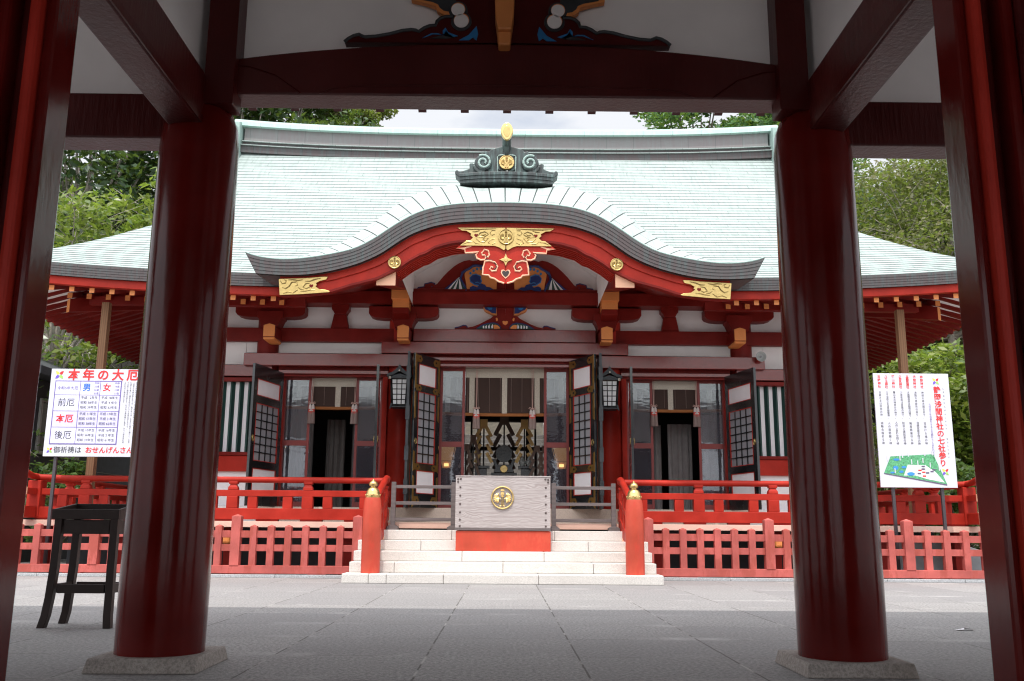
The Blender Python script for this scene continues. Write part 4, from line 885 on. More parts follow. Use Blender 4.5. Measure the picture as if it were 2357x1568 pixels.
# sliding glass, doors, blinds ------------------------------------------------
def glazing(x0, x1, z0, z1, zr, y):
    MB().box(x0+.012, x1-.012, y+.012, y+.018, z0+.02, z1-.02).build('pane', M['glass'], hall)
    xa, xb = min(x0, x1), max(x0, x1)
    f = MB(); f.box(xa, xa+.055, y, y+.035, z0, z1); f.box(xb-.055, xb, y, y+.035, z0, z1); f.box(xa+.056, xb-.056, y+.001, y+.034, zr-.055, zr+.055); f.box(xa+.056, xb-.056, y+.001, y+.034, z0, z0+.11); f.box(xa+.056, xb-.056, y+.001, y+.034, z1-.05, z1)
    f.build('sash', M['pinkred'], hall, bevel=.004)
M['pinkred'] = lacquer('dull_red_sash', (.26, .045, .04), .5, coat=0)
for s in (-1, 1):
    glazing(s*.835, s*1.36, 1.257, 4.18, 2.575, 19.44)
    glazing(s*2.56, s*3.13, 1.257, 3.955, 2.575, 19.44)
    glazing(s*4.08, s*4.66, 1.257, 3.955, 2.575, 19.44)
def door(name, hinge, free, z0, z1, cols, rows, fancy, side, panel_z):
    "leaf from the hinge to its free edge; side = +1 when the face with the panes is on the left of that direction"
    (hx, hy), (fx, fy) = hinge, free
    W = math.hypot(fx-hx, fy-hy); ang = math.atan2(fy-hy, fx-hx); H = z1-z0
    T = .05
    d = MB(); st = .14 if W > .8 else .12
    (l0, l1), (t0, t1), (b0, b1) = panel_z
    d.box(0, st, -T/2, T/2, 0, H); d.box(W-st, W, -T/2, T/2, 0, H)
    for a, c in ((0, b0), (b1, l0), (l1, t0), (t1, H)): d.box(st, W-st, -T/2+.001, T/2-.001, a, c)
    o = d.build('door', M['black'], None, local=True); o.parent = hall
    o.location = Vector((hx, hy, z0))-wloc(hall); o.rotation_euler = (0, 0, ang)
    o['label'] = name
    for sg in (-1, 1):
        y = sg*T/2
        for a, c in ((t0, t1), (b0, b1)):
            MB().box(st+.012, W-st-.012, y-sg*.02, y-sg*.012, a+.012, c-.012).build('panel', M['white'], o, local=True)
        MB().box(st+.012, W-st-.012, y-sg*.022, y-sg*.016, l0+.012, l1-.012).build('lattice_pane', M['paper'], o, local=True)
        r = MB()
        for a, c in ((t0, t1), (l0, l1), (b0, b1)):
            for q in ((st, st+.014, a, c), (W-st-.014, W-st, a, c), (st+.014, W-st-.014, a, a+.014), (st+.014, W-st-.014, c-.014, c)):
                r.box(q[0], q[1], y-sg*.018, y+sg*.004, q[2], q[3])
        r.build('panel_bead', M['red'], o, local=True)
        g = MB(); w_ = W-2*st-.03
        for k in range(1, cols): g.box(st+.015+w_*k/cols-.011, st+.015+w_*k/cols+.011, y-sg*.014, y+sg*.003, l0+.014, l1-.014)
        for k in range(1, rows): zz = l0+.014+(l1-l0-.028)*k/rows; g.box(st+.015, W-st-.015, y-sg*.013, y+sg*.002, zz-.011, zz+.011)
        g.build('lattice', M['black'], o, local=True)
        if fancy:
            for xe, dx in ((0, 1), (W, -1)):
                for (za, zb_) in ((H-.72, H-.005), (H-1.32, H-.78), (.005, .62), (.70, 1.10)):
                    MB().prism([(xe+dx*.001, za), (xe+dx*.055, za+.03), (xe+dx*.055, zb_-.02), (xe+dx*.001, zb_)], y-sg*.001, y+sg*.006).build('gold_fitting', M['brass'], o, local=True)
                for zc_, hh in (((t1+H)/2, .07), ((l1+t0)/2, .062), ((b1+l0)/2, .062), (b0/2, .08)):
                    MB().prism([(xe+dx*.0552, zc_-hh), (xe+dx*.20, zc_-hh), (xe+dx*.26, zc_), (xe+dx*.20, zc_+hh), (xe+dx*.0552, zc_+hh)], y-sg*.001, y+sg*.006).build('gold_fitting', M['brass'], o, local=True)
                    MB().prism([(xe+dx*.16+a, zc_+c) for a, c in ((-.03, 0), (0, -.02), (.03, 0), (.012, .025), (-.012, .025))], y+sg*.0055, y+sg*.008).build('fitting_opening', M['black'], o, local=True)
    z_h = 1.33
    for sg in (-1, 1):
        h = MB(); h.tube([(W-.07+.035*math.cos(a), sg*(T/2+.012), z_h-.05+.05*math.sin(a)) for a in np.linspace(0, 2*PI, 17)], .008, 6); h.disc(W-.07, z_h, .02, sg*T/2, sg*(T/2+.012), 12)
        h.build('handle', M['gold'], o, local=True, smooth=True)
    return o
for s, nm in ((-1, 'left'), (1, 'right')):
    door('black inner door leaf with gold fittings', (s*1.37, 19.05), (s*1.80, 18.22), 1.245, 4.29, 3, 8, True, 1, ((.86, 2.28), (2.42, 2.84), (.27, .72)))
    d2 = MB().box(0, .9, -.025, .025, 0, 3.06).build('door', M['blackm'], None, local=True); d2.parent = hall
    d2.location = Vector((s*1.95, 19.06, 1.245))-wloc(hall); d2.rotation_euler = (0, 0, -PI/2+s*-.05)
    for zz in (.25, .9, 1.7, 2.5): MB().box(.86, .915, -.04, .04, zz, zz+.28).build('hinge', M['blackm'], d2, local=True)
    door('black side door leaf standing open', (s*4.60, 19.05), (s*4.885, 17.86), 1.245, 3.985, 4, 7, False, 1, ((.86, 1.98), (2.13, 2.46), (.27, .72)))
    door('black side door leaf standing open', (s*2.60, 19.05), (s*2.475, 17.9), 1.245, 3.985, 4, 7, False, 1, ((.86, 1.98), (2.13, 2.46), (.27, .72)))

def cord(b, x, y, z0, z1): b.tube([(x-.012, y, z1), (x-.006, y, z0)], .006, 5); b.tube([(x+.018, y, z1), (x+.006, y, z0)], .006, 5)
def blind(label, x0, x1, z0, z1, zv, strips, tassels, y, tz):
    t = thing('bamboo_blind', label, 'blind', ((x0+x1)/2, y, z1), 'rolled bamboo blinds in the hall doorways')
    n = 24; xs = np.linspace(x0, x1, n+1)
    b = MB(); sag = lambda x: -.02*(1-((x-(x0+x1)/2)/((x1-x0)/2))**2)
    for k in range(n): b.add([(xs[k], y, z0+.06+sag(xs[k])), (xs[k+1], y, z0+.06+sag(xs[k+1])), (xs[k+1], y, zv), (xs[k], y, zv), (xs[k], y+.02, z0+.06+sag(xs[k])), (xs[k+1], y+.02, z0+.06+sag(xs[k+1])), (xs[k+1], y+.02, zv), (xs[k], y+.02, zv)], [(0, 1, 2, 3), (7, 6, 5, 4)])
    b.build('reed_sheet', M['blind'], t)
    MB().tube([(x, y, z0+.035+sag(x)) for x in xs], .035, 8).build('bottom_roll', M['blindedge'], t, smooth=True)
    MB().box(x0, x1, y-.018, y+.03, zv-.004, z1).build('valance', M['cream'], t)
    for x in strips: MB().box(x-.055, x+.055, y-.012, y-.002, z0+.01, zv).build('brocade_strip', M['cream'], t)
    b = MB()
    for k in range(int((x1-x0)/.23)): b = MB().tube([(x0+.1+k*.23, y-.004, z0+.08), (x0+.1+k*.23, y-.004, zv)], .0035, 4); b.build('stitching', M['tassel'], t)
    for x in tassels:
        b = MB(); cord(b, x, y-.07, tz, z1); 
        for s in (-1, 1): b.tube([(x, y-.08, tz-.01), (x+s*.06, y-.08, tz+.02), (x+s*.075, y-.08, tz-.005), (x+s*.04, y-.08, tz-.02), (x, y-.08, tz-.015)], .008, 6)
        b.build('cord', M['rope'], t)
        for s in (-1, 1):
            q = MB(); q.lathe([(.012, 0), (.03, -.03), (.036, -.10), (.04, -.15)], x+s*.03, y-.08, 10, 0, tz-.03)
            q.build('tassel_top', M['tasselw'], t, smooth=True)
            MB().lathe([(.037, -.105), (.042, -.20)], x+s*.031, y-.08, 10, 0, tz-.03).build('tassel_band', M['tasselr'], t, smooth=True)
            MB().lathe([(.0405, -.17), (.052, -.40), (.05, -.41)], x+s*.032, y-.08, 12, 0, tz-.03).build('tassel_fringe', M['tassel'], t, smooth=True)
blind('wide brown bamboo blind with three pale strips hanging in the middle doorway', -1.34, 1.34, 3.19, 4.185, 4.00, (-1.2, -.69, 0, .69, 1.2), (-.59, .59), 19.50, 3.34)
blind('narrow brown bamboo blind with one pale strip in the left doorway', -4.6, -2.6, 3.30, 3.955, 3.78, (-4.35, -3.52, -2.75), (-4.05, -3.15), 19.50, 3.42)
blind('narrow brown bamboo blind with one pale strip in the right doorway', 2.6, 4.6, 3.30, 3.955, 3.78, (2.75, 3.52, 4.35), (3.15, 4.05), 19.50, 3.42)

# curtains, altar things inside the hall
def curtain(label, x0, x1, y, z0, z1, mat='curtain'):
    t = MB(); n = max(10, int((x1-x0)*50)); xs = np.linspace(x0, x1, n+1)
    yy = [y+.025*math.sin(x*38+y)+.012*math.sin(x*91) for x in xs]
    t.add([(x, q, z0) for x, q in zip(xs, yy)]+[(x, q+.0, z1) for x, q in zip(xs, yy)]+[(x, q+.012, z0) for x, q in zip(xs, yy)]+[(x, q+.012, z1) for x, q in zip(xs, yy)],
          [(k, k+1, n+1+k+1, n+1+k) for k in range(n)]+[(2*(n+1)+k, 3*(n+1)+k, 3*(n+1)+k+1, 2*(n+1)+k+1) for k in range(n)])
    tag(t.build('curtain', M[mat], None, smooth=True), label, 'curtain', 'grey curtains inside the hall')
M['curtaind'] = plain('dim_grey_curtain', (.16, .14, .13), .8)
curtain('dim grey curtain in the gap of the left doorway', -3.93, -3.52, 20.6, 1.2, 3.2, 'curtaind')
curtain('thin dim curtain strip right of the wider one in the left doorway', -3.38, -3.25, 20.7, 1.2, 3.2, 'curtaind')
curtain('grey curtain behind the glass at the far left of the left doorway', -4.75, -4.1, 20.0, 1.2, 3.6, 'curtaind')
curtain('pale grey curtain in the gap of the right doorway', 3.62, 4.15, 20.5, 1.2, 3.15)
curtain('narrow grey curtain at the left edge of the pale one in the right doorway', 3.32, 3.5, 20.7, 1.2, 3.15)
curtain('grey pleated curtain behind the glass at the right of the right doorway', 4.2, 4.85, 20.0, 1.2, 3.3)
def altar_table(label, x0, x1, y, z1, d=.45):
    t = thing('altar_table', label, 'altar table', ((x0+x1)/2, y, 1.2), 'black altar tables')
    MB().box(x0, x1, y, y+d, z1-.06, z1).build('tabletop', M['black'], t, bevel=.006)
    MB().box(x0+.06, x1-.06, y+.03, y+d-.03, 1.2, z1-.065).build('cabinet', M['black'], t, bevel=.005)
    xc = (x0+x1)/2; MB().disc(xc, z1-.28, .05, y+.02, y+.032).build('emblem', M['brass'], t)
altar_table('black altar table below the left gold paper wand', -.72, -.33, 21.3, 2.26)
altar_table('black altar table below the right gold paper wand', .33, .72, 21.3, 2.26)
altar_table('long black altar table in the middle under the round mirror', -.30, .30, 21.6, 2.12)
def gohei(label, x, y, z0, z1, w_, mat, n=4, g='gold paper wands on the altar'):
    t = thing('paper_wand', label, 'ritual wand', (x, y, z0), g)
    MB().tube([(x, y+.03, z0), (x, y+.03, z1-.1)], .018, 8).build('stick', M['dark'], t)
    H = z1-z0; MB().box(x-w_*.5, x+w_*.5, y, y+.006, z1-H*.2, z1).build('paper_head', M[mat], t)
    st = H*.80/n*.92; 
    for s in (-1, 1):
        b = MB()
        for k in range(n):
            za = z1-H*.17-k*st; xa = x+s*(w_*.32 if k == 0 else w_*.42); dx = s*w_*.72; ww = w_*.46
            v0 = Vector((xa, 0, za)); d_ = Vector((dx, 0, -st*1.12)); nrm = Vector((-d_.z, 0, d_.x)).normalized()*ww*.5*s
            yy = y-.012*(k+1)
            P = [v0-nrm, v0+nrm, v0+d_+nrm, v0+d_-nrm]
            b.add([(p.x, yy+.02*(i > 1), p.z) for i, p in enumerate(P)]+[(p.x, yy+.004+.02*(i > 1), p.z) for i, p in enumerate(P)], [(0, 1, 2, 3), (7, 6, 5, 4), (0, 4, 5, 1), (1, 5, 6, 2), (2, 6, 7, 3), (3, 7, 4, 0)])
        b.build('paper_streamer', M[mat], t)
M['goldpaper'] = plain('gold_paper', (.85, .57, .22), .5, .1); M['brownpaper'] = plain('brown_paper', (.17, .11, .085), .6)
gohei('tall zigzag gold paper wand standing left of the mirror', -.47, 21.45, 2.26, 3.34, .17, 'goldpaper')
gohei('tall zigzag gold paper wand standing right of the mirror', .47, 21.45, 2.26, 3.34, .17, 'goldpaper')
gohei('largest dark gold paper wand standing behind the mirror', 0, 22.0, 2.12, 3.56, .21, 'brownpaper')
gohei('small brown paper wand nearest the left post of the middle doorway', -.86, 21.0, 1.95, 2.72, .13, 'brownpaper', 3, 'small brown paper wands')
gohei('small brown paper wand next to the left altar table', -.70, 21.1, 1.95, 2.94, .13, 'brownpaper', 3, 'small brown paper wands')
gohei('small brown paper wand next to the right altar table', .74, 21.0, 1.95, 2.70, .14, 'brownpaper', 3, 'small brown paper wands')
gohei('small brown paper wand nearest the right post of the middle doorway', .92, 21.05, 1.95, 2.70, .13, 'brownpaper', 3, 'small brown paper wands')
t = thing('mirror', 'round dark mirror on a carved stand in the middle of the altar', 'mirror', (0, 21.5, 2.12))
MB().disc(0, 2.55, .20, 21.5, 21.54, 32).build('mirror_disc', M['black'], t, bevel=.008)
MB().prism([(-.24, 2.12), (.24, 2.12), (.20, 2.22), (.27, 2.42), (.2, 2.44), (.14, 2.3), (-.14, 2.3), (-.2, 2.44), (-.27, 2.42), (-.2, 2.22)], 21.5, 21.6).build('stand', M['black'], t, bevel=.01)
MB().disc(0, 2.2, .09, 21.46, 21.5, 20).build('gold_boss', M['goldb'], t, bevel=.01)
for x, nm in ((.42, 'left'), (.58, 'right')):
    tag(MB().lathe([(.04, 0), (.075, .05), (.08, .1), (.05, .15), (.045, .17), (.055, .18), (.02, .22), (.01, .235)], x, 21.36, 16, 0, 2.26).build('sake_jar', M['hardg'], None, smooth=True), 'grey lidded jar, the %s one of two on the right altar table' % nm, 'jar', 'grey jars on the altar')
for s, nm in ((-1, 'left'), (1, 'right')):
    t = thing('standing_lamp', 'glowing flared paper lamp behind the glass %s of the middle doorway' % nm, 'lamp', (s*1.24, 20.2, 1.2), 'glowing lamps behind the glass')
    MB().tube([(s*1.24, 20.2, 1.2), (s*1.24, 20.2, 2.1)], .03, 8).build('stem', M['dark'], t)
    b = MB(); z0, z1 = 2.12, 2.58; a0, a1 = .09, .19; c = s*1.24
    b.add([(c+i*a0, 20.2+j*a0, z0) for i, j in ((-1,-1),(1,-1),(1,1),(-1,1))]+[(c+i*a1, 20.2+j*a1, z1) for i, j in ((-1,-1),(1,-1),(1,1),(-1,1))], [(0,1,5,4),(1,2,6,5),(2,3,7,6),(3,0,4,7)])
    b.build('lamp_shade', M['lampside'], t)
    MB().tube([(c, 20.09, 2.16), (c, 20.09, 2.22)], .05, 12).build('bulb', M['lamp'], t)
    b = MB()
    for i, j in ((-1,-1),(1,-1),(1,1),(-1,1)): b.tube([(c+i*a0, 20.2+j*a0, z0), (c+i*a1, 20.2+j*a1, z1)], .008, 6)
    for f in (0, .33): 
        aa = a0+(a1-a0)*f; zz = z0+(z1-z0)*f; b.tube([(c+i*aa, 20.2+j*aa, zz) for i, j in ((-1,-1),(1,-1),(1,1),(-1,1),(-1,-1))], .007, 6)
    b.build('lamp_frame', M['dark'], t)

# granite steps --------------------------------------------------------------
st = thing('stone_steps', 'broad pale granite steps leading up to the shrine hall', 'steps', (0, 15.5, 0))
fronts = (14.93, 15.35, 15.76, 16.17, 16.58); tops = (.148, .314, .478, .648, .82); hw = (2.52, 2.475, 2.475, 2.475, 2.475)
cuts = [(-2.12, -1.83, -.93, .53, 1.63, 2.2), (-1.75, .0, 1.46), (-1.0, -.68, .68, 1.0)[1:3], (-1.4, -.66, .7, 1.45), (-.9, .9)]
cuts[0] = (-2.1, -1.82, -.93, .56); 
for i in range(5):
    e = [-hw[i]]+list(cuts[i])+[hw[i]]
    yb = 17.14 if i == 4 else fronts[i+1]+.05
    z0 = 0 if i == 0 else tops[i-1]-.03
    for a, c in zip(e[:-1], e[1:]):
        MB().box(a+.003, c-.003, fronts[i], yb, z0 if i == 0 else tops[i-1]+.002, tops[i]).build('tread_block', M['granite'], st, bevel=.012)
MB().box(-2.44, 2.44, 15.2, 17.1, 0, .14).build('step_core', M['granitew'], st)
MB().box(-2.44, 2.44, 16.3, 17.1, .14, .64).build('step_core', M['granitew'], st)
MB().box(-2.44, 2.44, 15.85, 16.3, .14, .47).build('step_core', M['granitew'], st)

# stair posts with gold finials and sloping rails
for s, nm in ((-1, 'left'), (1, 'right')):
    t = thing('stair_railing', 'vermilion stair railing with gold onion finial, at the %s end of the steps' % nm, 'stair railing', (s*2.1, 15.2, .148), 'stair railings with gold finials')
    X = s*2.105
    MB().lathe([(.150, .148), (.150, .5), (.146, 1.1), (.135, 1.27), (.120, 1.325), (.10, 1.335)], X, 15.16, 32).build('post', M['newel'], t, smooth=True)
    b = MB().lathe([(.118, 1.335), (.120, 1.36), (.112, 1.365), (.113, 1.41), (.108, 1.42), (.105, 1.455), (.085, 1.51), (.06, 1.535), (.045, 1.54), (.042, 1.56), (.064, 1.575), (.07, 1.60), (.066, 1.63), (.045, 1.66), (.018, 1.685), (.004, 1.71)], X, 15.16, 28)
    for k in range(8): b.lathe([(.012, -.012), (.016, 0), (.012, .012)], X+.112*math.cos(k*PI/4), 15.16+.112*math.sin(k*PI/4), 8, 0, 1.39)
    b.v = [(x, y, 1.325+(z-1.335)*.80) for x, y, z in b.v]
    f = b.build('finial', M['goldb'], t, smooth=True)
    xr = s*2.13
    MB().tube([(xr, 15.2, 1.22), (xr, 15.7, 1.34), (xr, 16.4, 1.55), (xr, 16.85, 1.69), (xr, 17.05, 1.735), (xr, 17.2, 1.735), (xr+s*.02, 17.27, 1.70)], .056, 14).build('handrail', M['red'], t, smooth=True)
    for nm2, za, zb, h in (('middle_rail', .90, 1.36, .10), ('stringer', .42, .98, .24)):
        MB().prism([(15.25, za-h*.5), (17.12, zb-h*.5), (17.12, zb+h*.5), (15.25, za+h*.5)], xr-.045, xr+.045, axis='x').build(nm2, M['red'], t, bevel=.008)
    MB().prism([(15.25, .17), (17.12, .84), (17.12, .87), (15.25, .30)], xr-.05, xr+.05, axis='x').build('stair_skirt', M['peach'], t)
    for f_ in (.30, .62, .9):
        y = 15.25+1.87*f_
        MB().box(xr-.05, xr+.05, y-.05, y+.05, .42+.56*f_, 1.18+.45*f_).build('baluster', M['red'], t, bevel=.01)
        MB().box(xr-.06, xr+.06, y-.065, y+.065, 1.12+.47*f_, 1.17+.47*f_).build('baluster_cap', M['red'], t, bevel=.01)

# veranda railings --------------------------------------------------------------
for s, nm in ((-1, 'left'), (1, 'right')):
    t = thing('veranda_railing', 'vermilion veranda railing with rounded top rail running %s of the steps' % nm, 'railing', (s*5.4, 17.25, .955), 'vermilion veranda railings')
    xe = 8.55
    MB().tube([(s*2.13, 17.27, 1.70), (s*3, 17.27, 1.70), (s*7.9, 17.27, 1.70), (s*8.5, 17.27, 1.715), (s*8.75, 17.27, 1.76), (s*8.95, 17.27, 1.84)], .056, 14).build('top_rail', M['red'], t, smooth=True)
    MB().disc(s*xe, 1.865, .062, 16.60, 16.64, 20, 0, .095).build('rail_end', M['peach'], t, bevel=.008)
    MB().box(s*2.1, s*8.85, 17.21, 17.33, 1.40, 1.512).build('middle_rail', M['red'], t, bevel=.006)
    MB().box(s*xe-.085, s*xe+.085, 16.74, 16.775, 1.39, 1.52).build('rail_end', M['peach'], t, bevel=.006)
    MB().box(s*2.1, s*8.85, 17.19, 17.35, .985, 1.185).build('bottom_rail', M['red'], t, bevel=.008)
    MB().box(s*xe-.10, s*xe+.10, 16.68, 16.715, .985, 1.20).build('rail_end', M['peach'], t, bevel=.006)
    for k in range(9): MB().box(s*(2.5+k*.8), s*(2.9+k*.8), 17.2, 17.3, .955, .984).build('rail_pad', M['redd'], t)
    # the return along the side of the veranda
    MB().tube([(s*xe, 16.64, 1.86), (s*xe, 16.85, 1.78), (s*xe, 17.1, 1.725), (s*xe, 17.5, 1.702), (s*xe, 26.5, 1.70)], .054, 12).build('top_rail', M['red'], t, smooth=True)
    MB().box(s*xe-.07, s*xe+.07, 16.776, 17.15, 1.40, 1.512).build('middle_rail', M['red'], t, bevel=.006)
    MB().box(s*xe-.05, s*xe+.05, 17.41, 26.5, 1.403, 1.509).build('middle_rail', M['red'], t)
    MB().box(s*xe-.085, s*xe+.085, 16.716, 17.15, .99, 1.19).build('bottom_rail', M['red'], t, bevel=.006)
    MB().box(s*xe-.07, s*xe+.07, 17.41, 26.5, .988, 1.182).build('bottom_rail', M['red'], t)
    def post(x, y, w_=.10):
        MB().box(x-w_, x+w_, y-.07, y+.07, 1.186, 1.40).build('strut', M['red'], t, bevel=.008); b = MB()
        n0 = 12; prof_ = [(w_*.92, 1.513), (w_*.86, 1.56), (w_*.62, 1.60), (w_*.55, 1.615), (w_*.80, 1.622), (w_*.80, 1.672)]
        vs = []; fs = []
        for r, z in prof_: vs += [(x-r, y-r*.7, z), (x+r, y-r*.7, z), (x+r, y+r*.7, z), (x-r, y+r*.7, z)]
        for i in range(len(prof_)-1):
            for q in range(4): fs.append((i*4+q, i*4+(q+1) % 4, (i+1)*4+(q+1) % 4, (i+1)*4+q))
        fs += [(0, 3, 2, 1), (20, 21, 22, 23)]
        b.add(vs, fs); b.build('baluster', M['red'], t, bevel=.008)
    for x in (3.585, 4.955, 6.325, 7.65): post(s*x, 17.27)
    for x in (2.55, 3.22, 3.95, 4.59, 5.32, 5.96, 6.69, 7.3, 8.05): MB().box(s*x-.085, s*x+.085, 17.215, 17.325, 1.186, 1.399).build('strut', M['red'], t, bevel=.008)
    MB().box(s*xe-.12, s*xe+.12, 17.16, 17.40, .984, 1.66).build('corner_post', M['red'], t, bevel=.015)
    for y in (18.6, 19.97, 21.34, 22.71, 24.08): post(s*xe, y); MB().box(s*xe-.05, s*xe+.05, y-.6, y-.45, 1.184, 1.402).build('strut', M['red'], t)

# low picket fences -----------------------------------------------------------
for s, nm in ((-1, 'left'), (1, 'right')):
    t = thing('picket_fence', 'low faded pink picket fence with pointed tops running %s from the granite steps' % nm, 'fence', (s*6, 16.5, 0), 'low pink picket fences')
    x0, x1 = 2.46, 9.6
    MB().box(s*2.52, s*x1, 16.43, 16.57, .065, .20).build('base_rail', M['pink'], t, bevel=.006)
    for za, zb in ((.44, .553), (.667, .787)): MB().box(s*2.5, s*x1, 16.475, 16.525, za, zb).build('rail', M['pink'], t, bevel=.004)
    for x in (3.2, 5.4, 7.4, 9.2): MB().prism([(s*x-.22, .0), (s*x+.22, .0), (s*x+.15, .064), (s*x-.15, .064)], 16.44, 16.56).build('foot', M['pink'], t)
    def pick(x, w_, h, nm_):
        b = MB(); y0, y1 = 16.50-w_*.5, 16.50+w_*.5; z0 = .201; xa, xb = x-w_/2, x+w_/2
        b.box(xa, xb, y0, y1, z0, h); b.f.pop(len(b.f)-5); b.m.pop(); b.uv.pop()
        b.add([(xa, y0, h), (xb, y0, h), (xb, y1, h), (xa, y1, h), (x, 16.5, h+w_*.26)], [(0, 1, 4), (1, 2, 4), (2, 3, 4), (3, 0, 4)])
        b.build(nm_, M['pink'], t)
    posts = (2.53, 4.63, 7.06, 9.4)
    for x in posts: pick(s*x, .158, 1.03, 'post')
    for a, c, n in ((2.53, 4.63, 6), (4.63, 7.06, 7), (7.06, 9.4, 6)):
        for k in range(1, n+1): pick(s*(a+(c-a)*k/(n+1)), .112, .862, 'picket')
    b = MB()
    for k, x in enumerate(np.arange(2.55, 11, 1.35)): b.box(s*x, s*(x+1.345), 16.36, 16.62, .0, .052)
    o = b.build('kerb', M['kerb'], None, bevel=.006); struct(o)

# offering box, barriers --------------------------------------------------------
t = thing('offering_box', 'weathered grey offering box with gold crest on the middle of the steps', 'offering box', (0, 16.28, .478))
MB().box(-.80, .80, 15.955, 16.6, .479, .815).build('box_base', M['newel'], t, bevel=.006)
b = MB().box(-.815, .795, 15.94, 16.62, .822, 1.715); b.build('box_body', M['oldwood'], t, bevel=.008)
MB().box(-.818, .798, 15.936, 15.95, .820, .868).build('bottom_edge', M['railwood'], t, bevel=.004)
MB().box(-.82, .80, 15.933, 16.63, 1.716, 1.735).build('box_rim', M['oldwood'], t, bevel=.004)
crest(t, -.02, 15.918, 1.368, .195, disc=False, mat='goldb')
n0 = None
for x, zs in ((-.735, (1.54, 1.40, 1.26, 1.12, 1.0, .895)), (.715, (1.54, 1.40, 1.26, 1.12, 1.0, .895)), (-.775, (1.675, 1.63)), (-.73, (1.68,)), (.755, (1.675, 1.63)), (.71, (1.68,))):
    for z in zs:
        if n0 is None:
            n0 = MB().lathe([(.0, 0), (.012, .002), (.017, .009), (.018, .014)], 0, 0, 12).build('nail', M['iron'], t, local=True, smooth=True)
            n0.rotation_euler = (-PI/2, 0, 0); n0.location = Vector((x, 15.926, z))-wloc(t); p0 = n0.location.copy(); q0_ = (x, z)
        else: dup(n0, t, dx=x-q0_[0], dz=z-q0_[1])
for s, nm in ((-1, 'left'), (1, 'right')):
    t = thing('step_barrier', 'low grey wooden three-rail barrier on the top step, %s of the offering box' % nm, 'barrier', (s*1.45, 16.9, .82), 'wooden barriers on the top step')
    for x in (1.975, .90):
        MB().box(s*x-.04, s*x+.04, 16.86, 16.94, .88, 1.665).build('post', M['railwood'], t, bevel=.005)
        MB().prism([(s*x-.1, .82), (s*x+.1, .82), (s*x+.1, .87), (s*x+.05, .90), (s*x-.05, .90), (s*x-.1, .87)], 16.8, 17.0).build('foot', M['railwood'], t, bevel=.005)
    for z in (1.58, 1.29, 1.005): MB().box(s*.935, s*1.94, 16.875, 16.925, z-.028, z+.028).build('rail', M['railwood'], t, bevel=.004)

# hanging lanterns in front of the middle pillars
for s, nm in ((-1, 'left'), (1, 'right')):
    X, Y = s*2.115, 18.62
    t = thing('hanging_lantern', 'black roofed lantern with white panes on the pillar %s of the middle doorway' % nm, 'lantern', (X, Y, 3.22), 'black lanterns on the pillars')
    b = MB(); 
    for sg in (-1, 1):
        b.prism([(X, 4.02), (X, 3.95), (X+sg*.13, 3.87), (X+sg*.25, 3.835), (X+sg*.255, 3.885), (X+sg*.14, 3.93), (X+sg*.04, 4.02)], Y-.2, Y+.2)
    b.build('lantern_roof', M['blackm'], t)
    MB().prism([(X-.035, 3.95), (X+.035, 3.95), (X+.03, 4.04), (X, 4.085), (X-.03, 4.04)], Y-.215, Y+.215).build('roof_ridge', M['blackm'], t, bevel=.006)
    MB().disc(X, 3.955, .018, Y-.222, Y-.214, 12).build('roof_stud', M['cream'], t)
    MB().prism([(X-.19, 3.80), (X+.19, 3.80), (X+.19, 3.835), (X+.1, 3.87), (X, 3.90), (X-.1, 3.87), (X-.19, 3.835)], Y-.17, Y+.17).build('lantern_head', M['blackm'], t)
    for sg in (-1, 1): MB().box(X+sg*.17, X+sg*.215, Y-.19, Y-.15, 3.79, 3.84).build('beam_tip', M['cream'], t)
    zt, zb, wt, wb_ = 3.80, 3.27, .165, .135
    P = lambda w0, z: [(X-w0, Y-w0, z), (X+w0, Y-w0, z), (X+w0, Y+w0, z), (X-w0, Y+w0, z)]
    MB().add(P(wb_*.92, zb)+P(wt*.92, zt), [(0,1,5,4),(1,2,6,5),(2,3,7,6),(3,0,4,7)]).build('lantern_pane', M['lampw'], t)
    b = MB()
    for i in range(4):
        A, B_ = P(wb_, zb-.03)[i], P(wt, zt)[i]; b.tube([A, B_], .022, 4)
        for k in (1, 2):
            A0, A1 = Vector(P(wb_*.95, zb)[i]), Vector(P(wb_*.95, zb)[(i+1) % 4]); B0, B1 = Vector(P(wt*.95, zt)[i]), Vector(P(wt*.95, zt)[(i+1) % 4])
            b.tube([A0.lerp(A1, k/3), B0.lerp(B1, k/3)], .009, 4)
        for k in range(6):
            f = k/5; w0 = (wb_+(wt-wb_)*f)*.95; z = zb+(zt-zb)*f; q = P(w0, z); b.tube([q[i], q[(i+1) % 4]], .009 if 0 < k < 5 else .02, 4)
    b.build('lantern_lattice', M['black'], t)
    MB().add(P(.155, 3.22)+P(.155, 3.25), [(3,2,1,0),(4,5,6,7),(0,1,5,4),(1,2,6,5),(2,3,7,6),(3,0,4,7)]).build('lantern_base', M['blackm'], t, bevel=.006)
    for sg in (-1, 1): MB().prism([(X+sg*.125, 3.30), (X+sg*.17, 3.19), (X+sg*.19, 3.19), (X+sg*.165, 3.30)], Y-.16, Y-.12).build('lantern_foot', M['blackm'], t)
    MB().box(X-.02, X+.02, Y+.19, 19.14, 3.86, 3.90).build('wall_bracket', M['blackm'], t)

